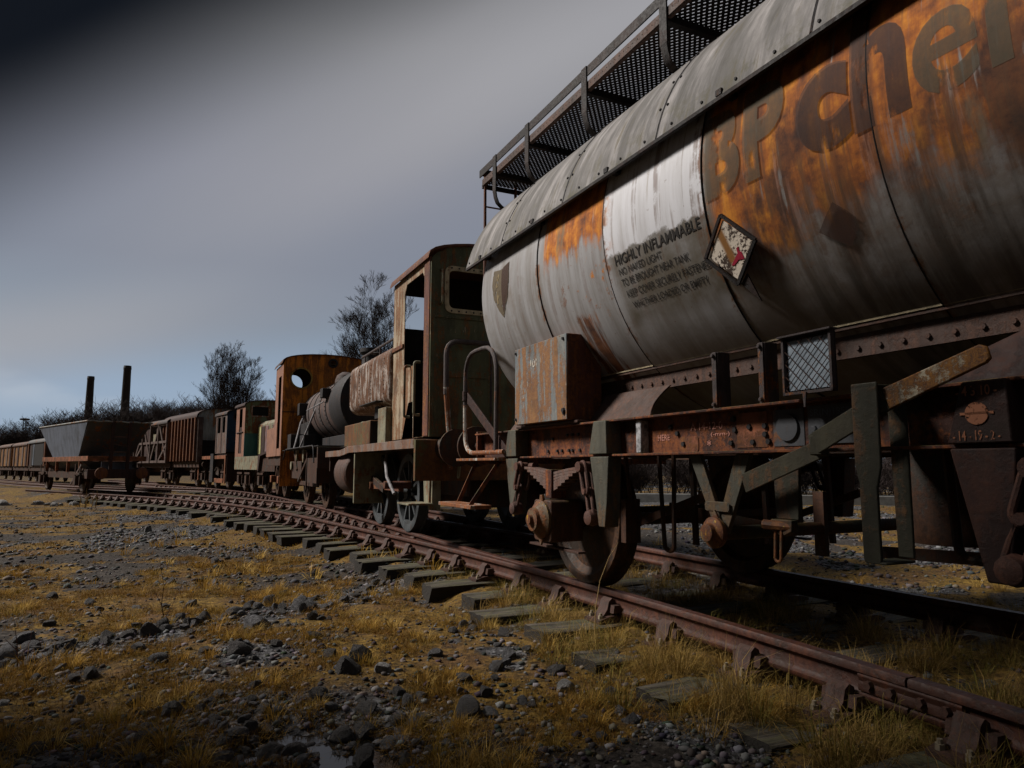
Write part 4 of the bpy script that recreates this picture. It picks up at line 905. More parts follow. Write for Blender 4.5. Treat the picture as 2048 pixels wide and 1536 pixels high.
# tank support: long angle bearer, saddle plates, stays
for sg in (1,-1):
    m = MB(); y = .74*sg; lo, hi = sorted((y, y+.02*sg)); m.box(-4.7, 1.0, lo, hi, 1.33, 1.455); lo, hi = sorted((y-.12*sg, y+.065*sg)); m.box(-4.7, 1.0, lo, hi, 1.455, 1.472)
    b = m.build('tank_bearer', M['rustpink'] if sg > 0 else M['under'], tw, .002)
    if sg > 0:
        r = MB(); e = MB()
        for k in range(34): e = MB(); e.bolt((.1-.055*k*2, .76, 1.37), 'y', .013, .012); e.build('bolt', M['rustpink'], b)
        r.box(-4.6, .9, .806, .812, 1.4735, 1.482); r.build('pale_edge', M['cream'], b)
    for a, bb in (((.95,-1.03),0), ((-2.95,-4.65),1)):
        x0, x1 = a; m = MB(); curve = [(x1+.05*math.sin(math.pi*k/8)*(1 if not bb else 0), 1.335-.2*k/8) for k in range(9)]
        left = [(x0,1.135),(x0-(.3 if False else 0),1.335)] if not bb else [(-2.63,1.135),(-3.06,1.335)]
        m.prism(left+curve, 'y', *sorted((.93*sg,.945*sg))) if False else None
        ypl = .86*sg; zt, zb = 1.35, 1.135
        V0 = [(x, .80*sg+(.17*sg)*(zt-z)/(zt-zb), z) for x, z in left+curve]; V1 = [(x, y-.014*sg, z) for x, y, z in V0]
        m.loft([V0, V1]); m.build('saddle_plate', M['rustpink'] if not bb else M['darkred'], tw, .002)
if True:
    for k in range(14): m = MB(); m.bolt((.2-.09*k, .96, 1.129), 'z', .012, .016); m.build('bolt', M['under'], sb)
for x in (-1.66,-1.985,-3.5):
    m = MB(); m.box(x-.016, x+.016, 1.012, 1.022, 1.13, 1.43); m.box(x-.02, x-.012, .93, 1.012, 1.13, 1.43)
    for z in (1.155,1.41): m.bolt((x,1.022,z),'y',.012,.016)
    m.build('stay_bar', M['dullpipe'], tw, .002)
# number box
m = MB(); m.box(-.335,.475,.86,1.135,1.155,1.755); nb = m.build('number_box', M['rustred'], tw, .006)
f = MB(); f.prism([(.478,1.158),(.475,1.752),(-.338,1.752),(-.336,1.156)], 'y', 1.136, 1.146); fd = f.build('door', M['boxpaint'], nb, .004)
bm = text_mesh('101', .02, .9); fit(bm, .2, .1, 1.575, 1.635); flat(bm, 1.149); bm_obj(bm, 'number', M['whitemark'], nb)
m = MB()
for x in (.455,-.3):
    for z in (1.2,1.72): m.bolt((x,1.146,z),'y',.012,.012)
m.bolt((-.3,1.146,1.22),'y',.02,.015); m.build('fixing', M['black'], nb)
m = MB(); m.box(-.4,.55,.93,1.1,1.132,1.15); m.build('box_shelf', M['chair'], tw, .003)
# wired label clip
m = MB(); xa, xb, za, zb = -2.235, -2.495, 1.143, 1.395
m.box(xb, xa, 1.12, 1.128, za, zb); lc = m.build('label_clip', M['black'], tw, .001)
f = MB(); f.box(xb, xb+.012, 1.128, 1.15, za, zb); f.box(xa-.012, xa, 1.128, 1.15, za, zb); f.box(xb, xa, 1.128, 1.15, za, za+.012); f.box(xb-.01, xa+.01, 1.12, 1.165, zb, zb+.008); f.prism([(-2.345,1.15),(-2.365,1.15),(-2.358,1.085),(-2.35,1.085)], 'y', 1.15, 1.156); f.build('frame', M['dullpipe'], lc, .001)
f = MB(); f.box(xb+.02, xa-.02, 1.129, 1.132, za+.02, zb-.015); f.build('label_sheet', M['slateblue'], lc)
f = MB(); x = xa-.26
for k in range(-6, 8):
    for s in (1,-1):
        ax, az = xb+k*.055, za; bx, bz = ax+s*.25, zb
        t0, t1 = 0, 1
        for e0, e1, l0, h0 in ((ax,bx,xb+.012,xa-.012),):
            ts = sorted(((l0-e0)/(e1-e0), (h0-e0)/(e1-e0))); t0, t1 = max(0,ts[0]), min(1,ts[1])
        if t1 > t0: f.cyl((ax+(bx-ax)*t0,1.142+s*.0015,az+(bz-az)*t0),(ax+(bx-ax)*t1,1.142+s*.0015,az+(bz-az)*t1),.0018,None,5)
f.build('wire_mesh', M['chair'], lc)
# white block on the solebar
m = MB(); m.box(-1.06,-1.01,1.0,1.06,.916,1.112); m.build('packing_block', M['wood'], tw, .006)
# end platform steps and handrail
m = MB(); m.box(.75,1.62,1.03,1.2,.885,.907); m.build('upper_step', M['whitepaint'], tw, .003)
m = MB(); m.box(.62,1.36,1.28,1.46,.505,.535); st = m.build('lower_step', M['whitepaint'], tw, .004)
m = MB(); m.bar((1.3,1.3,.52),(1.36,1.1,.89),.035,.008,(1,0,0)); m.build('step_hanger', M['solebar'], tw, .001); m = MB(); m.bar((.72,1.42,.53),(.84,1.1,.9),.035,.008,(1,0,0)); m.build('step_hanger', M['solebar'], tw, .001)
def rpath(pts, r, n=5):
    """polyline with its corners rounded"""
    P = [Vector(p) for p in pts]; out = [P[0]]
    for i in range(1, len(P)-1):
        a, b, c = P[i-1], P[i], P[i+1]; u, w = (a-b), (c-b); ru = min(r, u.length*.45, w.length*.45); s, e = b+u.normalized()*ru, b+w.normalized()*ru
        for k in range(n+1): t = k/n; out.append(s*(1-t)**2+b*2*t*(1-t)+e*t*t)
    return out+[P[-1]]
hp = rpath([(1.58,1.13,1.34),(1.58,1.13,1.875),(.86,1.13,1.875),(.88,1.13,.97)], .3); m = MB(); m.tube(hp, .02, 10); hr = m.build('hand_rail', M['dullpipe'], tw)
m = MB(); m.tube(rpath([(1.58,1.13,1.4),(1.575,1.13,.955),(.72,1.13,.955)], .2), .0203, 10); m.build('white_end', M['whitepaint'], hr)
m = MB(); m.bar((1.6,1.12,1.5),(.72,1.09,.93),.012,.085,(0,0,1)); m.cyl((1.58,1.13,1.44),(1.58,1.13,1.53),.028,None,10); m.build('brace', M['darkred'], hr, .002)
# axle guards
def guard(x, sg, mat, w=.095):
    m = MB(); y0, y1 = (1.002, 1.115) if sg > 0 else (-1.115, -1.002); c = MB()
    m.prism([(x+w*.6,1.125),(x-w*.9,1.125),(x-w*1.0,.915),(x+w*1.25,.915)], 'y', y0, y1)
    m.prism([(x+w*1.25,.899),(x-w*1.0,.899),(x-w*.75,.62),(x-w*.5,.46),(x+w*.25,.46),(x+w*.7,.66)], 'y', y0, y1-.01*sg)
    return m.build('axle_guard', M[mat], tw, .006)
for ax in (0., -3.66):
    for dx in (.62,-.68):
        for sg in (1,-1): guard(ax+dx, sg, ('oliveL' if dx < 0 or ax == 0 else 'darkred') if sg > 0 else 'under')
for s, z, h in (('- 4 3 10 -',1.075,.034),('- 14 - 19 - 2 -',.925,.034)):
    bm = text_mesh(s, .012); fit(bm, -2.965+(.02 if z < 1 else 0), -3.1, z, z+h); flat(bm, 1.118); bm_obj(bm, 'chalk_figures', M['chalkdim'], tw)
m = MB(); m.lathe([(.032,0),(.038,0),(.038,.003),(.032,.003)], (-3.03,1.116,1.015), 'y', 28); m.box(-3.085,-2.975,1.116,1.119,1.011,1.02); m.build('painted_ring', M['chalkdim'], tw)
# springs, shackles, axleboxes, wheels
def link_ring(m, p0, p1, w, r):
    p0, p1 = Vector(p0), Vector(p1); t = (p1-p0).normalized(); a = t.cross(Vector((0,1,0))).normalized(); pts = []
    for c, b0 in ((p1, 0), (p0, 180)):
        for k in range(7): an = R(b0+180*k/6); pts.append(c+a*math.cos(an)*w+t*math.sin(an)*w)
    m.tube(pts, r, 8, closed=True)
for ax in (0., -3.66):
    for sg in (1,-1):
        yc = 1.05*sg; near_ = sg > 0; m = MB()
        for k in range(7):
            L = .42-.052*k; z = .825-.0225*k; y0, y1 = sorted((yc-.045*sg, yc+.045*sg))
            ring = [(ax+L*math.cos(math.pi*j/10)*1., z-.045*(1-abs(math.cos(math.pi*j/10)))**1.5+.0) for j in range(11)]
            m.prism([(x, zz+.0095) for x, zz in ring]+[(x, zz-.0095) for x, zz in ring[::-1]], 'y', y0, y1)
        sp = m.build('leaf_spring', M['spring'] if near_ else M['under'], tw, .002)
        b = MB(); y0, y1 = sorted((yc-.06*sg, yc+.06*sg)); b.box(ax-.045, ax+.045, y0, y1, .61, .815); b.build('buckle', M['solebar'] if near_ else M['under'], sp, .005)
        for dx, lean in ((.47,.09),(-.47,-.1)):
            c = MB(); x = ax+dx; ya, yb = yc-.02*sg, yc+.075*sg
            c.cyl((x,ya-.05*sg,.835),(x,yb+.02*sg,.835),.034,None,12); c.cyl((x-dx*.1,ya,.84),(x-dx*.24,ya,.84),.03,None,10)
            link_ring(c, (x,yb-.02*sg,.835), (x+lean*.5,yb-.01*sg,.69), .032, .013); link_ring(c, (x,ya-.01*sg,.835), (x+lean*.5,ya,.69), .032, .013)
            c.cyl((x+lean*.5,ya-.02*sg,.675),(x+lean*.5,yb+.01*sg,.675),.02,None,10)
            link_ring(c, (x+lean*.5,yb-.035*sg,.665), (x+lean,yb-.02*sg,.53), .03, .012)
            c.lathe([(.02,-.05),(.045,-.04),(.055,0),(.045,.04),(.02,.05)], (x+lean,yb-.03*sg,.51), 'y', 12)
            c.build('shackle', M['chain'] if near_ else M['under'], tw)
        a = MB(); y0, y1 = sorted((.9*sg, 1.16*sg)); a.prism(rrect(ax-.13,ax+.13,.31,.6,.03), 'y', y0, y1); bx = a.build('axlebox', M['under'], tw, .008)
        a = MB(); a.lathe([(.132,0),(.135,.02*sg),(.1,.05*sg),(.085,.06*sg),(.08,.085*sg),(.035,.09*sg),(.033,.115*sg),(.005,.115*sg)], (ax,1.16*sg,.465), 'y', 24); a.prism([(ax-.03,.33),(ax+.03,.33),(ax,.285)], 'y', *sorted((1.16*sg,1.175*sg))); a.prism([(ax-.025,.6),(ax+.025,.6),(ax+.015,.635),(ax-.015,.635)], 'y', *sorted((1.15*sg,1.17*sg))); a.build('cover', M['axcover'] if near_ else M['under'], bx)
        k = MB(); k.box(ax-.36,ax+.36,yc-.03,yc+.03,.255,.27); k.build('keep_bar', M['chair'], tw, .002)
        w = MB(); c = (ax, .7525*sg, .47)
        w.lathe([(.09,-.08*sg),(.09,.09*sg),(.12,.07*sg),(.25,.035*sg),(.36,.02*sg),(.41,.05*sg),(.415,.07*sg),(.465,.068*sg),(.47,.06*sg),(.472,-.03*sg),(.475,-.05*sg),(.495,-.058*sg),(.498,-.066*sg),(.49,-.075*sg),(.4,-.075*sg),(.37,-.02*sg),(.25,-.005*sg),(.12,-.06*sg)], c, 'y', 56); w.build('wheel', M['wheel'], tw, ang=30)
        h = MB(); h.box(ax-.53,ax-.47,c[1]-.06,c[1]+.06,.33,.62); h.bar((ax-.5,c[1],.6),(ax-.45,c[1],.92),.03,.02,(0,1,0)); h.build('brake_block', M['under'], tw, .004); h = MB(); h.box(ax+.47,ax+.53,c[1]-.06,c[1]+.06,.33,.62); h.build('brake_block', M['under'], tw, .004)
    m = MB(); m.cyl((ax,-1.1,.465),(ax,1.1,.465),.07,None,16); m.build('axle', M['under'], tw)
# brake gear under the frame
m = MB(); m.cyl((-1.66,-1.0,.5),(-1.66,1.02,.5),.035,None,12)
for a, b in (((-1.1,.62,.66),(-.5,.72,.45)),((-2.2,.62,.45),(-3.1,.72,.5)),((-1.2,-.6,.66),(-.5,-.7,.45)),((-2.2,-.6,.45),(-3.1,-.7,.5))): m.bar(a, b, .02, .05)
m.bar((-1.66,.3,.35),(-1.66,.3,.7),.03,.07,(1,0,0)); m.bar((-.5,-.7,.5),(-.5,.7,.5),.05,.05); m.bar((-3.1,-.7,.5),(-3.1,.7,.5),.05,.05)
m.lathe([(.02,-.25),(.19,-.24),(.2,-.2),(.2,.2),(.19,.24),(.02,.25)], (-2.35,.2,.72), 'z', 24); m.bar((-.6,.5,.55),(-1.5,.5,.48),.02,.09); m.bar((-1.9,-.45,.62),(-3.2,-.45,.55),.03,.06)
m.build('brake_rigging', M['under'], tw)
for x, y in ((-.9,.55),(-1.05,.1),(-1.2,-.3),(-2.75,.35),(-3.0,-.2)): m = MB(); m.bar((x,y,.92),(x-.04,y+.02,.35),.025,.035,(1,0,0)); m.build('pull_rod', M['under'], tw)
m = MB(); m.tube(rpath([(-.82,.75,.92),(-.86,.75,.32),(-.95,.75,.32),(-.97,.75,.92)],.06), .014, 8); m.build('safety_hanger', M['under'], tw); m = MB(); m.tube(rpath([(-2.78,.9,.9),(-2.8,.9,.5),(-2.95,.9,.5),(-2.98,.9,.62)],.05), .018, 8)
m.build('safety_hanger', M['under'], tw)
# V hanger, slotted hanger, lever and guide
m = MB(); y0, y1 = 1.005, 1.03
m.prism([(-1.45,.9),(-1.54,.9),(-1.67,.6),(-1.69,.5),(-1.62,.5),(-1.61,.58)], 'y', y0, y1); m.prism([(-1.79,.9),(-1.89,.9),(-1.71,.5),(-1.64,.5),(-1.66,.58)], 'y', y0-.012, y1-.012); m.prism(rrect(-1.75,-1.57,.61,.66,.015), 'y', 1.028, 1.034)
m.build('v_hanger', M['oliveL'], tw, .003)
m = MB(); m.lathe([(.075,.0),(.08,.03),(.05,.05),(.045,.075),(.02,.08)], (-1.655,1.03,.505), 'y', 20); m.prism([(-1.69,.56),(-1.62,.56),(-1.65,.62)], 'y', 1.03, 1.045); m.build('pivot_boss', M['axcover'], tw, .003)
m = MB(); m.prism([(-2.03,.9),(-2.185,.9),(-2.17,.6),(-2.04,.6)], 'y', 1.0, 1.02); m.prism([(-2.045,.6),(-2.165,.6),(-2.165,.55),(-2.12,.53),(-2.09,.53),(-2.045,.55)], 'y', 1.02, 1.06); hg = m.build('slotted_hanger', M['olive'], tw, .004)
m = MB(); link_ring(m, (-2.09,1.06,.56), (-2.085,1.065,.43), .017, .007); m.cyl((-2.15,1.04,.57),(-2.02,1.08,.575),.022,None,8); m.build('link', M['axcover'], hg)
m = MB(); Y0, Y1 = 1.165, 1.178
m.prism([(-1.935,.80),(-1.965,.715),(-2.44,.885),(-2.405,.955)], 'y', Y0-.05, Y1-.05); m.prism([(-2.38,.965),(-2.41,.88),(-2.76,1.045),(-2.73,1.125)], 'y', Y0, Y1); m.bar((-2.4,Y0-.05,.92),(-2.42,Y1,.925),.05,.08); lv = m.build('brake_lever', M['lever'], tw, .004)
m = MB(); m.prism([(-2.73,1.125),(-2.76,1.045),(-3.11,1.17),(-3.125,1.185),(-3.115,1.225),(-3.09,1.235)], 'y', Y0, Y1+.004); m.build('lever_handle', M['leverend'], lv, .006)
m = MB(); m.prism([(-2.625,1.15),(-2.735,1.15),(-2.735,.84),(-2.715,.76),(-2.715,.5),(-2.71,.485),(-2.645,.485),(-2.64,.5),(-2.64,.77),(-2.625,.85)], 'y', 1.2, 1.212)
m.box(-2.735,-2.625,1.0,1.212,1.13,1.142); m.prism([(-2.66,1.13),(-2.74,1.13),(-2.735,.5),(-2.67,.5)], 'y', 1.05, 1.06); m.box(-2.735,-2.645,1.05,1.212,.485,.495); m.build('lever_guide', M['olive'], tw, .005)
# ------------------------------------------------------------------ helpers for vehicles standing on the same straight: coordinates in the tank wagon's frame
class Veh:
    def __init__(s, root, off): s.r = root; s.o = off
    def b(s, mb, name, mat, parent=None, bevel=.004, ang=35): return mb.build(name, M[mat] if isinstance(mat, str) else mat, parent or s.r, bevel, ang, (s.o,0,0))
def spoked(m, c, r, sg, n=10):
    m.lathe([(r-.09,.05*sg),(r-.02,.055*sg),(r,.05*sg),(r+.004,-.05*sg),(r+.026,-.06*sg),(r+.024,-.08*sg),(r-.09,-.07*sg)], c, 'y', 44); m.lathe([(.09,.075*sg),(.1,-.07*sg)], c, 'y', 16); m.lathe([(.02,.075*sg),(.09,.075*sg),(.09,.0)], c, 'y', 16)
    for k in range(n):
        a = 2*math.pi*k/n+.2; m.bar((c[0]+.07*math.cos(a),c[1],c[2]+.07*math.sin(a)),(c[0]+(r-.07)*math.cos(a),c[1],c[2]+(r-.07)*math.sin(a)),.035,.06,(0,1,0))
    pts = [((r-.06)*math.cos(R(q)), (r-.06)*math.sin(R(q))) for q in range(235,306,10)]
    m.prism([(c[0]+x, c[2]+z) for x, z in pts], 'y', c[1]-.02, c[1]+.035)
def at(x): return (1.263-TN[1]*x*1.0*0-math.sin(TH)*x, 5.553+math.cos(TH)*x, RTOP)
# ------------------------------------------------------------------ green cab side tank locomotive
la = thing('tank_locomotive', 'rusty side tank steam locomotive with a faded green cab next to the tank wagon', 'locomotive', at(5.3), 25.4+90); A = Veh(la, 5.3)
CW = 1.05
top = lambda y0, ze, rise, n=12: [(y0*math.cos(math.pi*k/n), ze+rise*math.sin(math.pi*k/n)**.8) for k in range(n+1)]
back = [(-CW,1.16),(CW,1.16)]+[(CW,3.12),(CW-.02,3.2),(CW-.08,3.26)]+top(CW-.15,3.285,.13)[0:]+[(-CW+.08,3.26),(-CW+.02,3.2),(-CW,3.12)]
m = sheet(back, [rrect(.33,.83,2.62,3.06,.06),rrect(-.83,-.33,2.62,3.06,.06)], 'x', 2.87, 2.882); bk = A.b(m, 'cab_back', 'cabgreen')
for y in (.33,-.83):
    m = sheet(rrect(y-.055,y+.555,2.565,3.115,.09), [rrect(y,y+.5,2.62,3.06,.06)], 'x', 2.858, 2.87); A.b(m, 'window_frame', 'cream', bk, .002)
m = MB()
for y in (.33,-.83):
    for k in range(6):
        for z in (2.59,3.09): m.bolt((2.858,y+.02+k*.09,z),'-x',.011,.008)
A.b(m, 'rivet_row', 'black', bk, 0)
m = MB(); m.box(2.855,2.872,-CW,CW,2.5,2.535); m.box(2.852,2.872,CW-.05,CW,1.16,3.15); m.box(2.852,2.872,-CW,-CW+.05,1.16,3.15); m.box(2.855,2.872,.36,.9,1.83,1.9); A.b(m, 'beading', 'cabgreen', bk)
m = MB()
for z in [1.22+.075*k for k in range(26)]:
    for y in (CW-.025,-CW+.025): m.bolt((2.852,y,z),'-x',.009,.007)
for k in range(24): m.bolt((2.855,-.95+.083*k,2.517),'-x',.009,.007)
A.b(m, 'rivet_row', 'cabgreen', bk, 0)
m = MB(); m.tube(rpath([(2.87,.93,2.66),(2.8,.93,2.66),(2.8,.93,3.05),(2.87,.93,3.05)],.04), .013, 8); A.b(m, 'grab_rail', 'greygreen', bk, 0)
for sg in (1,-1):
    y0, y1 = sorted((CW*sg, (CW-.012)*sg)); door = [(3.06,1.17),(3.45,1.17),(3.45,2.03),(3.83,2.03),(3.86,2.07),(3.86,2.98),(3.78,3.08),(3.16,3.08),(3.06,2.98)]
    m = sheet([(2.882,1.165),(4.35,1.165),(4.35,3.2),(2.882,3.2)], [door], 'y', y0, y1); sd = A.b(m, 'cab_side', 'cabpeel')
    m = MB(); m.box(2.875,3.06,*sorted((CW*sg,(CW+.012)*sg)),1.17,3.2); A.b(m, 'rear_pillar', 'rustred', sd)
    for x in (3.2,3.58):
        m = MB(); yy = (CW+.07)*sg; m.tube(rpath([(x,CW*sg,1.42),(x,yy,1.42),(x,yy,2.03),(x,CW*sg,2.03)],.05), .016, 8); A.b(m, 'hand_rail', 'greygreen', sd, 0)
    m = MB(); m.box(3.45,4.35,*sorted(((CW+.002)*sg,(CW+.02)*sg)),2.32,2.36) if False else m.box(3.87,4.35,*sorted(((CW+.0)*sg,(CW+.02)*sg)),2.3,2.35); A.b(m, 'waist_strip', 'rustred', sd)
front = [(-CW+.014,1.17),(CW-.014,1.17)]+[(CW-.014,3.2)]+top(CW-.15,3.27,.13)+[(-CW+.014,3.2)]
m = sheet(front, [rrect(.6,.98,2.64,3.08,.03), rrect(-.98,-.6,2.64,3.08,.03)], 'x', 4.33, 4.342); A.b(m, 'cab_front', 'black')
def roofy(x0, x1, y0, ze, rise, t=.03): 
    o = top(y0, ze, rise, 16); i = top(y0, ze-t, rise, 16); m = MB(); m.prism(o+i[::-1], 'x', x0, x1); return m
A.b(roofy(2.83, 4.42, CW+.04, 3.2, .225), 'cab_roof', 'rustred')
m = MB(); m.box(3.0,4.3,-.4,.4,1.2,2.1); m.cyl((4.3,0,2.0),(3.7,0,2.0),.5,None,20); m.tube([(3.75,.3,2.25),(3.65,.62,2.42)],.02,8); m.box(3.6,3.68,.58,.66,2.38,2.47); A.b(m, 'backhead', 'black')
# frames, footplate and beams
m = MB(); m.box(2.80,2.86,-1.22,1.22,.68,1.125); m.box(2.86,2.9,-1.22,1.22,1.06,1.12); bb = A.b(m, 'buffer_beam', 'beam', None, .006)
for y in (.87,-.87): m = MB(); m.lathe([(.13,0),(.09,-.06),(.08,-.24),(.045,-.24),(.045,-.3),(.2,-.32),(.2,-.345),(.08,-.36)], (2.8,y,1.03), 'x', 24); A.b(m, 'buffer', 'under', bb, 0)
fp = [(2.86,1.03),(2.86,1.135),(6.2,1.135),(6.45,1.105),(6.75,1.085),(7.9,1.085),(7.9,.99),(6.75,.99),(6.4,1.01),(6.1,1.035)]
m = MB(); m.prism(fp, 'y', 1.195, 1.22); m.prism(fp, 'y', -1.22, -1.195); m.prism([(2.86,1.12),(6.2,1.12),(6.45,1.09),(6.75,1.07),(7.9,1.07),(7.9,1.083),(6.75,1.083),(6.45,1.103),(6.2,1.133),(2.86,1.133)], 'y', -1.19, 1.19); A.b(m, 'running_plate', 'plank', None, .004)
m = MB(); m.box(2.87,7.85,.55,.59,.5,1.06); m.box(2.87,7.85,-.59,-.55,.5,1.06); m.box(7.82,7.88,-1.15,1.15,.75,1.07); m.box(3.2,4.2,-.5,.5,.35,.95); A.b(m, 'frame', 'under')
m = MB(); m.prism(rrect(5.75,5.8,.3,1.05,.02), 'y', .6, 1.2); A.b(m, 'motion_plate', 'greygreen', None, .01)
for sg in (1,-1):
    m = MB(); m.lathe([(.05,-.04),(.3,-.03),(.33,0),(.335,.02),(.335,.7),(.3,.75),(.05,.77)], (6.35,.9*sg,.735), 'x', 36); A.b(m, 'cylinder', 'rustpink', None, .004)
    m = MB(); m.cyl((5.85,.88*sg,.7),(6.35,.88*sg,.7),.03,None,12); m.bar((5.0,.95*sg,.52),(5.9,.92*sg,.68),.05,.09); m.box(5.8,6.3,.84*sg-.05,.84*sg+.05,.77,.8); A.b(m, 'slide_bar', 'under')
    for x in (4.42,5.82):
        m = MB(); spoked(m, (x,.7525*sg,.5), .5, sg); A.b(m, 'wheel', 'steelblue', None, 0)
    m = MB(); m.bar((4.25,.93*sg,.56),(5.65,.93*sg,.56),.05,.09); m.cyl((4.3,.8*sg,.6),(4.3,1.15*sg,.6),.05,None,14); m.cyl((5.65,.8*sg,.56),(5.65,1.0*sg,.56),.055,None,14); A.b(m, 'coupling_rod', 'rustred', None, .004)
    m = MB(); m.tube([(4.72,1.0*sg,1.02),(4.62,1.05*sg,.9),(4.35,1.1*sg,.7),(4.0,1.1*sg,.5)], .02, 8); A.b(m, 'sand_pipe', 'copper', None, 0)
    y0, y1 = sorted((.52*sg, 1.1*sg))
    m = MB(); m.prism(rrect(y0,y1,1.64,2.42,.16,6) , 'x', 4.352, 6.68); tk = A.b(m, 'side_tank', 'tankpeel', None, .03)
    m = MB(); yy = .95*sg; m.tube([(4.2,yy,2.56),(6.5,yy,2.55)], .018, 8)
    for x in (4.5,5.4,6.3): m.cyl((x,yy,2.40),(x,yy,2.55),.012,None,8)
    A.b(m, 'tank_rail', 'dullpipe', tk, 0)
    m = MB()
    for x in (4.6,5.3,6.0,6.62):
        for k in range(9): yv = (1.1-.002)*sg; m.cyl((x,yv,1.8+.058*k),(x,yv+.012*sg,1.8+.058*k),.01,.008,6)
    A.b(m, 'rivet_row', 'tankpeel', tk, 0)
    m = MB(); m.cyl((6.3,.75*sg,2.41),(6.3,.75*sg,2.6),.03,None,10); m.lathe([(.1,-.012),(.115,0),(.1,.012),(.085,0)], (6.3,.75*sg,2.6), 'z', 20); m.bar((6.2,.75*sg,2.6),(6.4,.75*sg,2.6),.02,.02); m.bar((6.3,.65*sg,2.6),(6.3,.85*sg,2.6),.02,.02); m.cyl((6.3,.75*sg,2.6),(6.3,.75*sg,2.66),.018,None,8); A.b(m, 'valve_wheel', 'black', tk, 0)
    m = MB(); m.box(4.75,5.7,*sorted((1.0*sg,1.17*sg)),1.70,1.715); m.bar((5.2,1.02*sg,1.71),(5.2,1.02*sg,1.5),.03,.2,(1,0,0)); A.b(m, 'tank_step', 'black', tk, .003)
    m = MB(); m.box(5.1,6.72,*sorted((.78*sg,1.15*sg)),1.137,1.47); sx = A.b(m, 'sand_box', 'beam', None, .012)
    f = MB(); f.box(5.098,5.102,*sorted((.79*sg,1.14*sg)),1.145,1.46); A.b(f, 'box_end', 'black', sx, 0)
    if sg > 0:
        bm = text_mesh('CI', .01); fit(bm, 0, .1, 0, .1)
        for v in bm.verts: v.co = (5.096-5.3, 1.02-v.co.x, 1.31+v.co.y)
        bm_obj(bm, 'letters', M['whitemark'], sx)
    m = MB(); m.lathe([(.07,0),(.07,.03),(.05,.04)], (6.1,.97*sg,1.47), 'z', 16); A.b(m, 'filler_cap', 'greygreen', sx, 0)
    m = MB(); m.box(4.36,4.75,*sorted((.85*sg,1.13*sg)),1.137,1.6); A.b(m, 'tool_box', 'greygreen', None, .008)
    m = MB(); m.tube([(4.95,1.0*sg,1.66),(4.9,1.05*sg,1.45),(4.82,1.05*sg,1.14)], .035, 8); m.tube([(5.3,.9*sg,1.7),(5.35,.85*sg,1.4)], .025, 8); A.b(m, 'feed_pipe', 'under', None, 0)
    m = MB(); m.prism([(2.9,.7),(3.12,.7),(3.08,.42),(2.92,.42)], 'y', *sorted((1.0*sg,1.02*sg))); m.box(2.82,3.25,*sorted((1.0*sg,1.28*sg)),.42,.44); m.box(2.87,3.0,*sorted((.9*sg,1.0*sg)),.36,.68); A.b(m, 'cab_step', 'greygreen', None, .003)
    m = MB(); m.tube(rpath([(2.74,.9*sg,1.62),(2.74,.9*sg,2.22),(2.74,.36*sg,2.22)],.16), .03, 10); m.tube([(2.74,.36*sg,2.22),(2.74,.36*sg,1.2)], .014, 8); hr = A.b(m, 'rear_handrail', 'dullpipe', None, 0)
    m = MB(); m.tube([(2.74,.9*sg,1.7),(2.74,.86*sg,1.2),(2.74,.84*sg,.8)], .031, 10); A.b(m, 'white_end', 'whitepaint', hr, 0)
    m = MB(); link_ring(m, (2.7,.75*sg,.86), (2.7,.76*sg,.74), .03, .008); m.tube([(2.74,.78*sg,1.15),(2.74,.78*sg,.85)], .022, 8); A.b(m, 'hose', 'greygreen', None, 0)
m = MB(); m.cyl((4.35,0,2.0),(6.7,0,2.0),.5,None,32); A.b(m, 'boiler', 'boiler', None, 0)
m = MB(); m.lathe([(.54,0),(.54,.8),(.5,.83),(.42,.9),(.1,.96)], (6.7,0,2.0), 'x', 32); A.b(m, 'smokebox', 'black', None, 0)
m = MB(); m.lathe([(.22,-.06),(.17,.05),(.15,.35),(.2,.4),(.2,.45)], (7.1,0,2.5), 'z', 24); A.b(m, 'chimney', 'black', None, 0)
# ------------------------------------------------------------------ orange cab locomotive
lb = thing('orange_locomotive', 'steam locomotive with a bright orange rusty cab and round window facing a bare boiler', 'locomotive', at(12.5), 25.4+90); B = Veh(lb, 12.5)
W = 1.16
fr = [(-W,.33),(W,.33),(W,3.5)]+top(W-.02,3.52,.26,16)+[(-W,3.5)]
m = sheet(fr, [circ(.705,3.12,.25), circ(-.705,3.12,.25), circ(-.1,3.56,.085,20)], 'x', 14.3, 14.315); cf = B.b(m, 'cab_front', 'orange', None, .002)
for y in (.705,-.705):
    m = MB(); m.lathe([(.245,-.012),(.25,-.02),(.285,-.02),(.285,.0),(.245,.0)], (14.3,y,3.12), 'x', 36); B.b(m, 'window_rim', 'yelrim', cf, 0)
m = MB(); m.lathe([(.075,-.03),(.08,-.05),(.125,-.04),(.125,.0),(.075,.0)], (14.3,-.1,3.56), 'x', 24); B.b(m, 'port_ring', 'black', cf, 0)
m = MB(); m.box(14.285,14.3,-W,W,2.22,2.24); B.b(m, 'seam', 'black', cf, 0)
m = MB(); m.prism([(.38+.18*math.cos(a),.75+.14*math.sin(a)) for a in [2*math.pi*k/14 for k in range(14)]], 'x', 14.296, 14.2995); B.b(m, 'yellow_patch', 'yelrim', cf, 0) if False else None
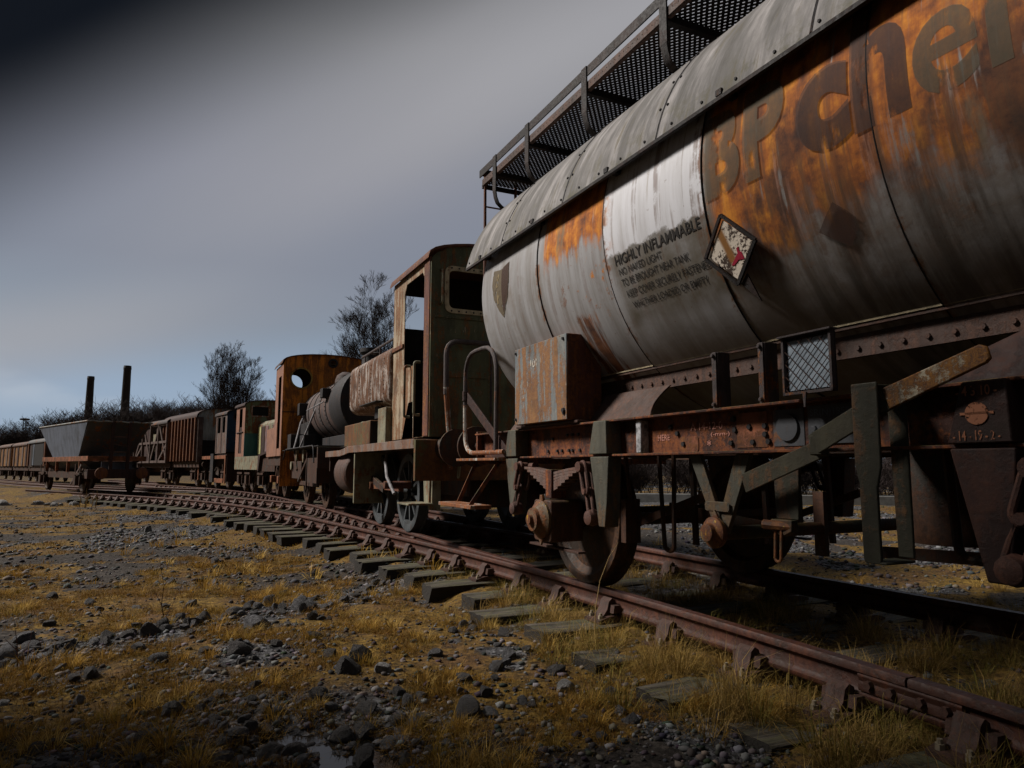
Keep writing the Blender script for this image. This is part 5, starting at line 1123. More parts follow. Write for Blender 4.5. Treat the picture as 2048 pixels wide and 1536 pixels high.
for sg in (1,-1):
    m = sheet([(14.316,1.1),(15.75,1.1),(15.75,3.5),(14.316,3.5)], [[(14.62,1.3),(15.15,1.3),(15.15,3.2),(14.62,3.2)]], 'y', *sorted((W*sg,(W-.012)*sg))); B.b(m, 'cab_side', 'pinkside', None, .002)
    m = MB(); m.box(15.16,15.7,*sorted((W*sg,(W+.01)*sg)),1.1,2.0); m.box(15.75,17.5,*sorted((W*sg,.9*sg)),1.1,1.9); B.b(m, 'bunker_side', 'pinkside')
m = sheet([(-W+.015,1.1),(W-.015,1.1),(W-.015,3.5)]+top(W-.03,3.5,.25,16)+[(-W+.015,3.5)], [circ(.705,3.12,.25), circ(-.705,3.12,.25)], 'x', 15.73, 15.745); B.b(m, 'cab_rear', 'black', None, .002)
B.b(roofy(14.24, 15.9, W+.04, 3.515, .27, .018), 'cab_roof', 'brownroof')
m = MB(); m.box(15.76,17.6,-.9,.9,.9,1.85); m.box(14.4,17.7,-1.1,1.1,.85,1.1); m.box(9.2,17.6,-.58,-.54,.45,1.1); m.box(9.2,17.6,.54,.58,.45,1.1); B.b(m, 'frame', 'under')
m = MB(); m.cyl((10.3,0,2.12),(14.3,0,2.12),.69,None,44); bo = B.b(m, 'boiler', 'boiler', None, 0)
m = MB()
for x in (10.9,11.6,12.35,13.1,13.8): m.lathe([(.685,-.03),(.702,-.025),(.702,.025),(.685,.03)], (x,0,2.12), 'x', 44)
B.b(m, 'band', 'black', bo, 0)
m = MB()
for x in (10.96,11.66):
    for k in range(48): a = 2*math.pi*k/48; m.cyl((x,.68*math.cos(a),2.12+.68*math.sin(a)),(x,.712*math.cos(a),2.12+.712*math.sin(a)),.014,.01,6)
B.b(m, 'rivet_row', 'black', bo, 0)
m = MB(); m.lathe([(.1,-.12),(.5,-.08),(.73,-.02),(.74,0),(.74,1.1),(.69,1.1)], (9.2,0,2.12), 'x', 44); B.b(m, 'smokebox', 'black', None, 0)
m = MB(); m.lathe([(.26,-.05),(.2,.08),(.18,.36),(.23,.42),(.23,.5)], (9.75,0,2.75), 'z', 28); B.b(m, 'chimney', 'black', None, 0)
m = MB(); m.lathe([(.26,-.06),(.24,.15),(.2,.26),(.08,.34),(.01,.35)], (12.2,0,2.72), 'z', 28); B.b(m, 'dome', 'boiler', None, 0)
m = MB(); m.box(12.9,14.2,-.72,.72,1.15,1.9); m.box(9.25,12.9,-.4,.4,1.1,1.5); B.b(m, 'firebox', 'black', None, .01)
for sg in (1,-1):
    m = MB(); m.box(9.2,14.25,*sorted((.6*sg,1.12*sg)),1.22,1.235); m.tube(rpath([(9.5,1.14*sg,.9),(9.6,1.14*sg,1.24),(13.6,1.14*sg,1.24),(13.9,1.14*sg,1.0)],.15), .014, 6); B.b(m, 'running_plate', 'black', None, .002)
    for x in (10.0,12.3,16.0,17.6):
        m = MB(); spoked(m, (x,.7525*sg,.46), .46, sg, 9); B.b(m, 'wheel', 'wheel', None, 0)
    m = MB(); m.box(13.35,13.9,*sorted((.7*sg,1.05*sg)),1.24,1.62); m.box(12.0,12.6,*sorted((.68*sg,.95*sg)),1.24,1.55); B.b(m, 'tool_box', 'black', None, .006)
    m = MB(); m.tube([(13.6,.66*sg,2.2),(13.4,.82*sg,1.9),(13.0,.98*sg,1.4),(12.85,1.05*sg,1.2)], .022, 8); m.tube([(12.2,.62*sg,2.3),(12.05,.9*sg,1.6),(12.1,1.02*sg,1.24)], .022, 8); m.tube([(11.2,.68*sg,2.25),(13.6,.68*sg,2.2)], .015, 6); B.b(m, 'pipe', 'copper', None, 0)
    m = MB(); m.box(13.5,13.8,*sorted((.6*sg,.85*sg)),2.1,2.4); m.box(10.7,11.0,*sorted((.62*sg,.8*sg)),2.3,2.5); B.b(m, 'clack_box', 'black', None, .01)
    m = MB(); m.bar((10.0,.95*sg,.46),(12.3,.95*sg,.46),.04,.09); m.bar((12.3,1.0*sg,.5),(11.0,1.0*sg,1.05),.03,.06); m.bar((11.0,1.02*sg,1.15),(11.05,1.02*sg,.35),.03,.05,(1,0,0)); m.bar((12.9,1.02*sg,1.2),(12.4,1.02*sg,.75),.03,.06); m.box(9.5,10.6,*sorted((.72*sg,1.08*sg)),.5,1.0); m.box(11.9,13.3,*sorted((.7*sg,1.0*sg)),.55,.95); B.b(m, 'valve_gear', 'under', None, .003)
    m = MB(); m.lathe([(.06,0),(.1,.03*sg),(.1,.05*sg),(.02,.06*sg)], (13.2,1.0*sg,.85), 'y', 16); B.b(m, 'oil_cup', 'greygreen', None, 0); m = MB(); m.prism([(12.5,1.2),(12.75,1.2),(12.66,.95),(12.58,.95)], 'y', *sorted((.98*sg,1.02*sg))); B.b(m, 'funnel', 'greygreen', None, 0); m = MB(); m.prism([(11.5,1.2),(11.75,1.2),(11.66,.92),(11.58,.92)], 'y', *sorted((.98*sg,1.02*sg))); B.b(m, 'funnel', 'greygreen', None, 0); m = MB(); m.tube([(12.62,1.0*sg,.95),(12.6,1.0*sg,.7)], .012, 6); B.b(m, 'drain_pipe', 'greygreen', None, 0)
    m = MB(); m.box(16.0-.14,16.0+.14,*sorted((.85*sg,1.0*sg)),.36,.56); m.box(17.6-.14,17.6+.14,*sorted((.85*sg,1.0*sg)),.36,.56); B.b(m, 'axlebox', 'orangetrim', None, .01)
m = MB(); m.box(9.05,9.13,-1.15,1.15,.8,1.2); B.b(m, 'buffer_beam', 'under')
# ------------------------------------------------------------------ vehicles round the curve
def frame_at(name, lab, cat, corner, head, half, group=None, dz=-.09):
    h = R(head); c = (corner[0]+half*math.cos(h), corner[1]+half*math.sin(h), RTOP+dz); return thing(name, lab, cat, c, head+90, group)
def wheels(v, xs, r=.45, mat='wheel', y=.7525):
    for x in xs:
        for sg in (1,-1):
            m = MB(); m.lathe([(.08,-.07*sg),(.08,.08*sg),(.2,.03*sg),(r-.08,.02*sg),(r-.06,.06*sg),(r,.055*sg),(r,-.05*sg),(r+.025,-.06*sg),(r-.08,-.07*sg)], (x,y*sg,r), 'y', 28); m.build('wheel', M[mat], v)
            a = MB(); y0, y1 = sorted((.86*sg,1.08*sg)); a.box(x-.13,x+.13,y0,y1,r-.15,r+.16); a.box(x-.4,x+.4,*sorted((.95*sg,1.03*sg)),r+.2,r+.27); a.bar((x-.25,.98*sg,r-.2),(x-.3,.98*sg,1.0),.02,.06,(1,0,0)); a.bar((x+.25,.98*sg,r-.2),(x+.3,.98*sg,1.0),.02,.06,(1,0,0)); a.build('axlebox', M['under'], v)
def archend(y0, zb, ze, rise): return [(-y0,zb),(y0,zb),(y0,ze)]+top(y0-.02,ze+.02,rise,12)+[(-y0,ze)]
# diesel shunter, green and teal
sc = frame_at('diesel_shunter', 'small shunting locomotive with a light green and teal cab behind a low bonnet', 'locomotive', (-10.0,26.2), 33, 1.1)
m = sheet(archend(1.1,2.15,3.2,.2), [rrect(.26,.84,2.82,3.16,.02),rrect(-.84,-.26,2.82,3.16,.02)], 'x', 0, .02); cf = m.build('cab_front', M['green'], sc, .003)
m = MB(); m.box(0,.02,-1.1,1.1,1.28,2.148); m.build('lower_panel', M['teal'], sc)
for y in (.26,-.84):
    m = sheet(rrect(y-.04,y+.62,2.78,3.2,.03), [rrect(y,y+.58,2.82,3.16,.02)], 'x', -.015, 0); m.build('window_frame', M['whitepaint'], cf); m = MB(); m.box(.0,.012,y,y+.58,2.82,3.16)
    for k in range(6): m.box(-.008,-.001,y,y+.58,2.83+k*.055,2.85+k*.055)
    m.build('grille', M['dark'], cf)
for sg in (1,-1):
    m = sheet([(.022,1.28),(1.5,1.28),(1.5,3.2),(.022,3.2)], [[(.45,1.4),(.95,1.4),(.95,3.1),(.45,3.1)]], 'y', *sorted((1.1*sg,1.085*sg))); m.build('cab_side', M['pinkside'], sc, .003)
    m = MB(); m.box(.5,.9,*sorted((1.07*sg,1.08*sg)),1.35,2.4); m.tube([(.2,1.12*sg,2.2),(1.3,1.12*sg,2.2)],.02,6); m.build('door', M['darkred'], sc)
    m = MB(); m.box(-2.2,1.5,*sorted((1.1*sg,1.07*sg)),.8,1.28); m.build('valance', M['greygreen'], sc)
m = MB(); m.prism(archend(1.07,1.28,3.2,.2), 'x', 1.46, 1.5); m.build('cab_back', M['dark'], sc)
roofy(-.12, 1.62, 1.16, 3.21, .22).build('cab_roof', M['darkred'], sc)
m = MB(); m.prism([(-.62,1.3),(.62,1.3),(.62,2.45),(.5,2.58),(-.5,2.58),(-.62,2.45)], 'x', -2.9, -.002); bn = m.build('bonnet', M['greygreen'], sc, .02)
for i, mt in enumerate(('yellow','darkred','mauve','greygreen','mauve')):
    m = MB(); x = -.12-i*.54; m.box(x-.46, x, .621, .64, 1.36, 2.38); m.build('bonnet_door', M[mt], bn, .01)
m = MB(); m.box(-2.93,-2.82,-.65,.65,1.3,2.6); m.build('radiator', M['teal'], bn, .02); m = MB(); m.box(-2.94,-2.85,.6,.665,1.3,2.6); m.build('radiator_edge', M['whitepaint'], bn)
m = MB(); m.prism([(-2.2,.75),(-2.2,1.28),(-2.35,1.33),(-4.2,1.5),(-4.2,1.44),(-2.5,1.27),(-2.3,.75)], 'y', -1.1, 1.1); m.build('front_apron', M['darkred'], sc)
m = MB(); m.box(-4.1,1.4,-.6,.6,.5,1.2); m.box(-4.1,-2.3,-1.0,1.0,.75,1.2); m.build('frame', M['under'], sc); wheels(sc, (-.35,-2.3,.9), .43)
# blue cab shunter
sd = frame_at('blue_shunter', 'little shunting locomotive with a dark blue cab on a chassis edged in orange', 'locomotive', (-11.6,28.5), 36, 1.1)
m = sheet(archend(1.1,1.5,3.05,.22), [circ(.62,2.95,.22,20)], 'x', 0, .02); cf = m.build('cab_front', M['blue'], sd, .003)
m = MB(); m.lathe([(.21,-.01),(.24,-.015),(.24,.0),(.21,.0)], (0,.62,2.95), 'x', 24); m.build('window_rim', M['brownroof'], cf)
for sg in (1,-1):
    m = sheet([(.022,1.45),(1.75,1.45),(1.75,3.05),(.022,3.05)], [[(.3,2.3),(.7,2.3),(.7,2.95),(.3,2.95)],[(1.05,2.3),(1.5,2.3),(1.5,2.95),(1.05,2.95)]], 'y', *sorted((1.1*sg,1.085*sg))); m.build('cab_side', M['greyside'], sd, .003)
    m = MB(); m.box(.76,.99,*sorted((1.1*sg,1.115*sg)),1.5,3.0); m.box(1.56,1.74,*sorted((1.1*sg,1.115*sg)),1.5,3.0); m.build('door_post', M['rustpink'], sd)
    m = MB(); y0, y1 = sorted((1.1*sg,1.13*sg)); m.box(-.1,4.7,y0,y1,1.22,1.36); m.box(-.1,.05,y0,y1,.22,1.22); m.box(4.55,4.7,y0,y1,.3,1.22); m.box(.2,1.6,y0,y1,.24,.42); m.build('chassis_edge', M['orangetrim'], sd, .004)
    m = MB(); m.box(1.7,2.2,*sorted((1.1*sg,1.18*sg)),.25,1.45); m.build('chassis_post', M['black'], sd)
m = MB(); m.prism(archend(1.07,1.45,3.05,.2), 'x', 1.72, 1.75); m.build('cab_back', M['dark'], sd); roofy(-.1,1.9,1.15,3.06,.24).build('cab_roof', M['darkroof'], sd)
m = MB(); m.box(-.1,4.7,-1.05,1.05,1.2,1.34); m.box(-.1,4.7,-.6,.6,.45,1.2); m.box(-.12,-.04,-1.1,1.1,.7,1.4); m.box(-.02,1.7,-1.05,1.05,1.36,1.44); m.build('chassis', M['under'], sd); wheels(sd, (.6,2.6,4.2), .45)
m = MB(); m.box(-.16,-.12,-1.08,1.08,.3,1.3); m.build('buffer_beam', M['darkred'], sd)
def van(name, lab, corner, head, half, L, zb, ze, rise, side, end, roof, ribs=None, group=None, dz=-.09):
    v = frame_at(name, lab, 'railway van', corner, head, half, group, dz); m = MB(); m.box(.02,L-.02,-half+.02,half-.02,zb,ze); m.build('body', M[side], v, .004)
    m = MB(); m.prism(archend(half-.01,zb,ze,rise), 'x', 0, .03); m.build('end_panel', M[end], v, .003); m = MB(); m.prism(archend(half-.01,zb,ze,rise), 'x', L-.03, L); m.build('end_panel', M[side], v, .003)
    roofy(-.08,L+.08,half+.06,ze+.01,rise+.02).build('roof', M[roof], v)
    if ribs:
        for sg in (1,-1):
            m = MB()
            for k in range(ribs):
                x = .1+(L-.2)*k/(ribs-1); m.box(x-.06,x+.06,*sorted((half*sg-.02*sg,(half+.09)*sg)),zb,ze)
            m.build('side_ribs', M[side], v, .01)
    m = MB(); m.box(-.05,L+.05,-1.05,1.05,zb-.28,zb-.02); m.box(0,L,-.5,.5,zb-.45,zb-.28)
    for x in (-.05,L):
        for y in (.87,-.87): m.cyl((x,y,zb-.15),(x+(-.4 if x < 1 else .4),y,zb-.15),.1,.16,14)
    m.build('underframe', M['under'], v); wheels(v, (1.0,L-1.0), .45); return v
se = van('ribbed_van', 'rust red ribbed goods van with a pale streaked end panel behind the blue shunter', (-14.3,31.8), 39.5, 1.2, 5.8, 1.15, 3.15, .42, 'vanrust', 'vanend', 'darkred', 11)
m = MB(); m.box(-.05,-.001,-.95,.95,1.15,2.1); m.build('end_door', M['dark'], se); m = MB(); m.box(-.1,-.002,-.12,.08,1.1,3.5); m.box(-.1,-.002,.96,1.18,1.1,3.15); m.build('end_post', M['timber'], se)
# open framed van
sf = frame_at('framed_van', 'derelict goods van stripped to its bleached timber framing behind the ribbed van', 'railway van', (-17.3,35.2), 41, 1.2)
m = MB(); m.box(.05,6.5,-1.12,1.12,1.1,1.2); m.box(.3,6.4,-1.0,-.98,1.2,3.0); m.build('floor', M['darkred'], sf)
roofy(-.05,6.6,1.26,3.12,.3,.05).build('roof', M['darkroof'], sf)
m = MB()
for sg in (1,-1):
    y = 1.17*sg
    for x in (.05,1.6,3.1,4.7,6.45): m.bar((x,y,1.1),(x,y,3.12),.14,.08,(1,0,0))
    for z in (1.15,2.15,3.05): m.bar((.05,y,z),(6.45,y,z),.06,.12)
    for a, b in ((.05,1.6),(3.1,1.6),(3.1,4.7),(6.45,4.7)): m.bar((a,y,1.15),(b,y,3.05),.05,.12); 
    m.bar((4.7,y,2.1),(6.45,y,1.15),.05,.12); m.bar((.05,y,2.1),(1.6,y,1.15),.05,.12)
for y in (-.6,0,.6): m.bar((.02,y,1.1),(.02,y,3.3),.1,.1,(1,0,0))
m.build('timber_framing', M['timber'], sf)
m = MB()
for x0, x1 in ((1.7,2.3),(3.2,3.9),(3.95,4.6)): m.box(x0,x1,1.1,1.13,1.2,3.0)
m.build('side_planks', M['darkred'], sf); m = MB(); m.box(2.4,2.9,1.1,1.12,1.7,2.6); m.build('pale_sheet', M['greygreen'], sf)
m = MB(); m.box(0,6.5,-1.0,1.0,.85,1.08); m.box(0,6.5,-.5,.5,.6,.85); m.build('underframe', M['under'], sf); wheels(sf, (1.1,5.4), .45)
# hopper wagon on the front track
hw = thing('hopper_wagon', 'blue grey hopper wagon with sloping sides and an orange frame on the front track', 'hopper wagon', (-14.6,25.45,RTOP-.09), 46+90)
HW = 1.16; L0, L1 = -1.15, 5.3
def hop(x0, x1, yb, yt, zb, zt, xin=.0): return [[(x0+xin,-yb,zb),(x0+xin,yb,zb),(x1-xin,yb,zb),(x1-xin,-yb,zb)],[(x0,-yt,zt),(x0,yt,zt),(x1,yt,zt),(x1,-yt,zt)]]
m = MB(); z0, z1 = 1.27, 2.47
m.loft([[(L0+1.45,y,z) for y, z in ((-.84,z0),(.84,z0))]+[(L0,y,z) for y, z in ((1.0,z1),(-1.0,z1))], [(L0+1.49,y,z) for y, z in ((-.84,z0),(.84,z0))]+[(L0+.04,y,z) for y, z in ((1.0,z1),(-1.0,z1))]]); m.build('end_sheet', M['hopend'], hw, .004)
for sg in (1,-1):
    m = MB(); m.loft([[(L0+1.5,.86*sg,z0),(L1-1.5,.86*sg,z0),(L1,1.04*sg,z1),(L0+.02,1.04*sg,z1)], [(L0+1.5,.83*sg,z0),(L1-1.5,.83*sg,z0),(L1,1.01*sg,z1),(L0+.02,1.01*sg,z1)]]); m.build('side_sheet', M['hopside'], hw, .004)
m = MB(); m.loft([[(L1-1.45,y,z) for y, z in ((-.84,z0),(.84,z0))]+[(L1,y,z) for y, z in ((1.0,z1),(-1.0,z1))], [(L1-1.49,y,z) for y, z in ((-.84,z0),(.84,z0))]+[(L1-.04,y,z) for y, z in ((1.0,z1),(-1.0,z1))]]); m.build('end_sheet', M['hopend'], hw)
m = MB(); n = 26; rim = []
for k in range(n+1): y = -1.04+2.08*k/n; rim.append((L0-.01+.012*math.sin(k*1.7), y, z1+.012*math.sin(k*1.1)))
m.tube(rim, .028, 6); m.tube([(L0,1.04,z1),(L1,1.04,z1)], .028, 6); m.tube([(L0,-1.04,z1),(L1,-1.04,z1)], .028, 6); m.build('top_rim', M['vanend'], hw)
m = MB()
for y in (.24,-.3): m.loft([[(L0+.09,y-.05,z0-.45),(L0+.09,y+.05,z0-.45),(L0+.01,y+.05,z0-.45),(L0+.01,y-.05,z0-.45)],[(L0,y-.05,z1),(L0,y+.05,z1),(L0-.09,y+.05,z1),(L0-.09,y-.05,z1)]])
m.build('end_stanchion', M['darkred'], hw); m = MB(); m.bar((L0+.02,-.3,1.95),(L0+.02,.24,1.95),.05,.05); m.bar((L0+.05,-.3,1.42),(L0+.05,.24,1.42),.05,.05); m.bar((L0+.1,.24,1.72),(L0+.2,-.35,1.6),.03,.05); m.build('end_rung', M['rustpink'], hw)
m = MB(); m.box(L0+.1,L0+.2,-.9,.9,1.1,1.27); m.box(L0+.1,L1-.3,.88,.94,1.1,1.27); m.box(L0+.1,L1-.3,-.94,-.88,1.1,1.27); m.build('waist_beam', M['orangetrim'], hw, .004)
m = MB(); m.loft(hop(L0+.75,L1-.75,.35,.95,.72,1.1,.35)); m.build('chute', M['hopend'], hw)
m = MB(); m.box(L0+.3,L0+.32,-.55,.45,.78,1.08); m.build('chute_plate', M['hopside'], hw)
m = MB(); m.box(L0-.02,L1,-.9,.9,.5,.72); bb = m.build('underframe', M['under'], hw); m = MB(); m.box(L0-.12,L0-.021,-.98,.98,.5,.82); m.build('buffer_beam', M['darkred'], hw, .006)
for y in (.62,-.66): m = MB(); m.lathe([(.11,0),(.1,-.2),(.2,-.24),(.2,-.28),(.08,-.3)], (L0-.12,y,.68), 'x', 20); m.build('buffer', M['rustred'], hw)
for i, x in enumerate((-.1,1.4,2.9,4.3)):
    m = MB(); m.bar((x,.9,.72),(x,.9,1.1),.1,.05,(1,0,0)); m.build('side_support', M['orangetrim'], hw)
m = MB(); m.bar((-.55,.98,.98),(.6,.98,.3),.03,.07); m.build('brake_lever', M['timber'], hw); wheels(hw, (-.15,4.6), .43)
# vans on the far siding
sg1 = van('brown_van', 'dark brown van with an open doorway half hidden behind the hopper wagon', (-26.4,39.8), 43, 1.15, 5.4, .95, 2.35, .3, 'darkred', 'darkred', 'greyroof', None, None, -.12)
m = MB(); m.box(.6,4.4,1.14,1.155,1.0,2.25); m.build('doorway_dark_sheet', M['dark'], sg1); m = MB(); m.box(3.4,3.75,1.155,1.17,1.0,2.25); m.build('door_edge', M['hopside'], sg1); m = MB()  # near-black sheet on the solid side, painted shade of a doorway
for x in (.1,5.2): m.box(x-.1,x+.1,1.14,1.2,.95,2.35)
m.build('corner_post', M['rustred'], sg1)
for i, (c, lab) in enumerate((((-30.6,44.4), 'yellow brown flaking van coupled to the dark brown one'), ((-34.9,49.0), 'farther yellow brown van coupled beyond the nearer yellow brown one'))):
    v = van('yellow_van', lab, c, 43, 1.15, 5.6, .95, 2.3, .3, 'yvan', 'yvan', 'brownroof', None, None, -.12)
    for x in (.4,1.7,3.4,4.9):
        m = MB(); m.box(x-.22,x+.22,1.13,1.17,.97,2.2); m.build('side_door' if x in (1.7,3.4) else 'door_frame', M['darkred'] if x != 1.7 else M['greyside'], v)
# ------------------------------------------------------------------ chimneys, mast, wall, hills
def stackm(x, y, z0, h, r0, r1, lab):
    m = MB(); m.lathe([(r0,0),(r1,h*.96),(r1*1.06,h*.965),(r1*1.06,h*.985),(r1,h*.99),(r1,h),(r1*.7,h),(r1*.7,h*.97)], (x,y,z0), 'z', 32); o = m.build('brick_chimney', M['stack']); tag(o, lab, 'chimney')
stackm(-80.4, 145, -.2, 22.1, .98, .72, 'taller of the two dark factory chimneys behind the hopper wagon'); stackm(-97., 160, -.2, 21.8, 1.0, .72, 'shorter of the two dark factory chimneys behind the hopper wagon')
mx, my = -84.5, 121.; mast = thing('lamp_mast', 'slender lattice lamp mast with a flat top on the skyline beyond the vans', 'lamp mast', (mx,my,0)); m = MB()
for dx in (0,1.0):
    m.bar((dx,0,0),(dx*.4,0,8.9),.1,.1,(1,0,0))
for k in range(18): m.bar((0,0,.5*k),(1.0,0,.5*k),.07,.07)
m.build('lattice_pole', M['stack'], mast); m = MB(); m.lathe([(.2,0),(.75,.1),(.75,.3),(.3,.4)], (.2,0,8.9), 'z', 16); m.build('lamp_head', M['stack'], mast)
m = MB(); a, b = Vector((1.2,25.5,-.25)), Vector((14.5,21.5,-.25)); m.bar(a+Vector((0,0,.2)), b+Vector((0,0,.2)), .35, .4); o = m.build('low_wall', M['concrete'], None, .02); tag(o, 'low pale concrete wall seen beneath the tank wagon', 'wall')
def hill(pts, y, name, depth):
    m = MB(); n = len(pts); f = [(x,y,h) for x, h in pts]; b = [(x*1.25,y+depth,h*1.1) for x, h in pts]; g = [(x*.9,y-depth*.6,-.3) for x, h in pts]; m.add(g+f+b, [(i,i+1,n+i+1,n+i) for i in range(n-1)]+[(n+i,n+i+1,2*n+i+1,2*n+i) for i in range(n-1)]); o = m.build(name, M['hillm']); tag(o, kind='structure')
hill([(-420+14*k, 13+4*math.sin(k*.5)+2*math.sin(k*1.3)) for k in range(14)]+[(-224+12*k, 12.5-k*.55) for k in range(18)], 330, 'hill', 120)
# ------------------------------------------------------------------ bare trees
RMIN = .0075
def branchy(rnd, m, p, d, L, r, depth, maxd, spread, up, seg=4, wind=(0,0,0)):
    r = max(r, RMIN); pts = [Vector(p)]; q = Vector(p); v = Vector(d).normalized()
    for k in range(seg):
        v = (v+Vector((rnd.gauss(0,.1),rnd.gauss(0,.1),rnd.gauss(0,.05)+up))+Vector(wind)*.04*depth).normalized(); q = q+v*L/seg; pts.append(q.copy())
    rs = [r*(1-.55*i/seg) for i in range(seg+1)]; m.tube(pts, rs, 5 if depth < 2 else 3)
    if depth >= maxd: return
    nb = rnd.randint(6,8) if depth < 2 else rnd.randint(3,6)
    for k in range(nb):
        f = rnd.uniform(.3,1.) if depth else rnd.uniform(.28,1.); i = min(seg-1, int(f*seg)); b = pts[i].lerp(pts[i+1], f*seg-i); a = rnd.uniform(0,6.283); s = rnd.uniform(.5,1.)*spread
        base = (pts[i+1]-pts[i]).normalized(); o = base.orthogonal().normalized(); o = (Matrix.Rotation(a, 3, base)@o); w = (base*math.cos(s)+o*math.sin(s)).normalized()
        branchy(rnd, m, b, w, L*rnd.uniform(.5,.75)*(1.1-.35*f), r*.6, depth+1, maxd, spread, up, 3, wind)
def tree(name, x, y, H, lab, seed, stems=1, spread=.55, up=.06, maxd=4, trunk=.16, width=1., mat='bark', wind=(0,0,0), group=None):
    rnd = random.Random(seed); t = thing(name, lab, 'tree', (x,y,-.2), 0, group); T = MB(); C = MB()
    for k in range(stems):
        a = 6.283*k/stems+rnd.uniform(0,1); lean = .1 if stems > 1 else .03; base = Vector((math.cos(a)*.25*(stems>1)*width, math.sin(a)*.25*(stems>1), 0)); d = Vector((math.cos(a)*lean*width, math.sin(a)*lean, 1)); h = H*rnd.uniform(.82,1.)
        pts = [base]; v = d.normalized(); q = base.copy()
        for i in range(9): v = (v+Vector((rnd.gauss(0,.035),rnd.gauss(0,.035),.03))+Vector(wind)*.012*i).normalized(); q = q+v*h*.92/9; pts.append(q.copy())
        T.tube(pts, [trunk*(1-.93*i/9) for i in range(10)], 7)
        nb = 30 if stems == 1 else 25
        for j in range(nb):
            f = .14+.86*(j/nb)**.9; i = min(8, int(f*9)); b = pts[i].lerp(pts[min(9,i+1)], f*9-i); an = j*2.4+rnd.uniform(-.4,.4); s = spread*rnd.uniform(.7,1.15); w = Vector((math.cos(an)*math.sin(s)*width, math.sin(an)*math.sin(s), math.cos(s)))
            branchy(rnd, C, b, w, H*(.30-.19*f)*rnd.uniform(.8,1.2)*(1 if stems == 1 else .85), trunk*.3*(1.12-f), 1, maxd, .6, up, 4, wind)
    T.build('trunk', M[mat], t); C.build('crown', M[mat], t); return t
tree('bare_birch', -28.4, 70, 13.2, 'tall bare multi stemmed birch rising over the rusty vans', 3, 6, .42, .1, 4, .13, 1.5)
tree('bare_tree', -9.4, 46, 13.6, 'bare wind blown tree behind the green cab locomotive', 11, 4, .52, .08, 4, .14, 1.6, wind=(-.3,0,0))
tree('slender_tree', -20.4, 58, 8.6, 'slim bare sapling between the birch and the orange cab', 21, 2, .5, .06, 3, .07, 1.2)
tree('slender_tree', -23.2, 62, 7.0, 'low twiggy tree at the foot of the birch on its near side', 22, 3, .6, .05, 3, .07, 1.3)
for i, (x, y, h, lab) in enumerate(((-61.5,98,8.6,'rounded bare tree between the two factory chimneys'),(-66.,97,7.6,'bare bush touching the shorter chimney'),(-74.,98,6.6,'round bare bush showing over the far end of the hopper wagon'),(-80.,99,5.5,'small bare bush beside the lamp mast'))):
    tree('bare_bush', x, y, h, lab, 40+i, 4, .8, .04, 3, .12, 2.0, 'barkfar')
for i, (x, h, lab) in enumerate(((-45.5,9.6,'tallest thin tree of the scrub between chimneys and birch'),(-42,8.4,'pointed tree of the scrub nearer the birch'),(-37.5,9.2,'leaning scrub tree close beside the birch'),(-50.5,8.8,'broad scrub tree nearest the taller chimney'))): tree('scrub_tree', x, 92, h, lab, 60+i, 3, .6, .05, 3, .1, 1.4, 'barkfar')
# scrub that reads as one mass
def shrub(rnd, m, x, y, z, h, w):
    for k in range(12):
        a = rnd.uniform(0,6.28); b = Vector((x+rnd.uniform(-.4,.4)*w, y+rnd.uniform(-.4,.4)*w, z)); d = Vector((math.cos(a)*.4*w/h*1.6, math.sin(a)*.4, 1)); pts = [b]; q = b.copy(); v = d.normalized(); L = h*rnd.uniform(.6,1.05)
        for i in range(4): v = (v+Vector((rnd.gauss(0,.14),rnd.gauss(0,.14),.05))).normalized(); q = q+v*L/4; pts.append(q.copy())
        m.tube(pts, [.045*h/6*(1-.2*i) for i in range(5)], 3)
        for j in range(13):
            f = rnd.uniform(.15,1); i = min(3,int(f*4)); c = pts[i].lerp(pts[i+1], f*4-i); an = rnd.uniform(0,6.28); e = c+Vector((math.cos(an)*.22*h, math.sin(an)*.2*h, rnd.uniform(.08,.3)*h)); mid = c.lerp(e,.5)+Vector((0,0,.02*h)); m.tube([c,mid,e], [.026*h/6,.02*h/6,.012], 3)
            for jj in range(5):
                c2 = c.lerp(e, rnd.uniform(.3,1)); an = rnd.uniform(0,6.28); m.tube([c2, c2+Vector((math.cos(an)*.09*h, math.sin(an)*.09*h, rnd.uniform(.03,.15)*h))], [.018*h/6,.009], 3)
rnd = random.Random(5); m = MB()
for k in range(210):
    u = k/209; x = -92+75*u+rnd.uniform(-1.,1.); y = 95+rnd.uniform(-3,3)-8*max(0,u-.6); h = (4.6 if u < .25 else 5.2+2.2*min(1,(u-.25)*3))*rnd.uniform(.75,1.1); shrub(rnd, m, x, y, 1.6+1.6*min(1,max(0,(u-.25)*4)), h*.78, 2.4)
for k in range(60): x = -112+32*k/59+rnd.uniform(-1,1); shrub(rnd, m, x, 110+rnd.uniform(-3,3), -.2, rnd.uniform(4.2,5.6), 3)
for k in range(46): x = -1+22*k/45+rnd.uniform(-.5,.5); shrub(rnd, m, x, 31+rnd.uniform(-2,2), -.3, rnd.uniform(1.5,2.8), 1.5)
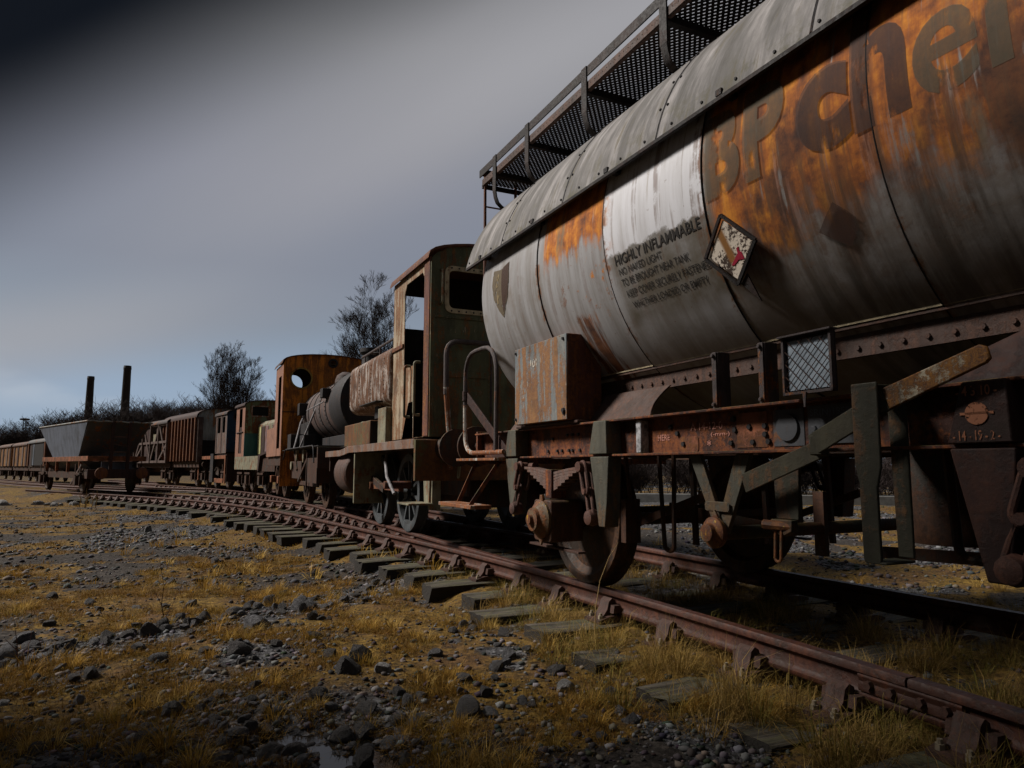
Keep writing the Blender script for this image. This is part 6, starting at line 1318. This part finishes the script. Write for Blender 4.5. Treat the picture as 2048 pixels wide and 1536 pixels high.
sc_ = m.build('scrub_belt', M['barkfar']); tag(sc_, kind='stuff')
# earth bank under the scrub
bk = MB(); n = 60; P = []
for k in range(n+1):
    u = k/n; x = -125+150*u; y = 101-10*max(0,u-.4); h = 3.9+.4*math.sin(k*.7)+2.4*min(1,max(0,(u-.3)*4)); P.append((x,y,h))
bk.add([(x,y-6,-.3) for x,y,h in P]+[(x,y,h) for x,y,h in P]+[(x*1.05,y+12,h) for x,y,h in P], [(i,i+1,n+1+i+1,n+1+i) for i in range(n)]+[(n+1+i,n+1+i+1,2*(n+1)+i+1,2*(n+1)+i) for i in range(n)]); o = bk.build('earth_bank', M['hillm']); tag(o, kind='structure')
# ------------------------------------------------------------------ unseen shed on the viewer's left, added to shade foreground and underframe
sh_ = thing('added_shade_shed', 'unseen brick shed added to shade the foreground and the tank wagon underframe', 'shed', (-6.6, 4.05, -.2)); m = MB()
m.add([(0,0,0),(0,-14,0),(-9,-14,0),(-9,0,0),(0,0,9.15),(0,-14,9.15),(-9,-14,9.15),(-9,0,9.15),(-4.5,0,11.1),(-4.5,-14,11.1)], [(0,1,5,4),(1,2,6,9,5),(2,3,7,6),(3,0,4,8,7),(0,3,2,1)]); m.build('wall', M['stack'], sh_)
m = MB(); m.add([(.4,.4,9.0),(.4,-14.4,9.0),(-4.5,-14.4,11.2),(-4.5,.4,11.2),(-9.4,.4,9.0),(-9.4,-14.4,9.0),(.4,.4,9.15),(.4,-14.4,9.15),(-4.5,-14.4,11.35),(-4.5,.4,11.35),(-9.4,.4,9.15),(-9.4,-14.4,9.15)], [(0,1,2,3),(3,2,5,4),(6,9,8,7),(9,10,11,8),(0,3,9,6),(3,4,10,9),(1,7,8,2),(2,8,11,5),(0,6,7,1),(4,5,11,10)]); m.build('roof', M['darkroof'], sh_)
for y in (-3,-7,-11):
    m = MB(); m.box(-.02,.06,y-.8,y+.8,2.2,5.2); f = m.build('window', M['greyroof'], sh_); m = MB(); m.box(.06,.065,y-.7,y+.7,2.3,5.1); m.build('pane', M['dark'], f)
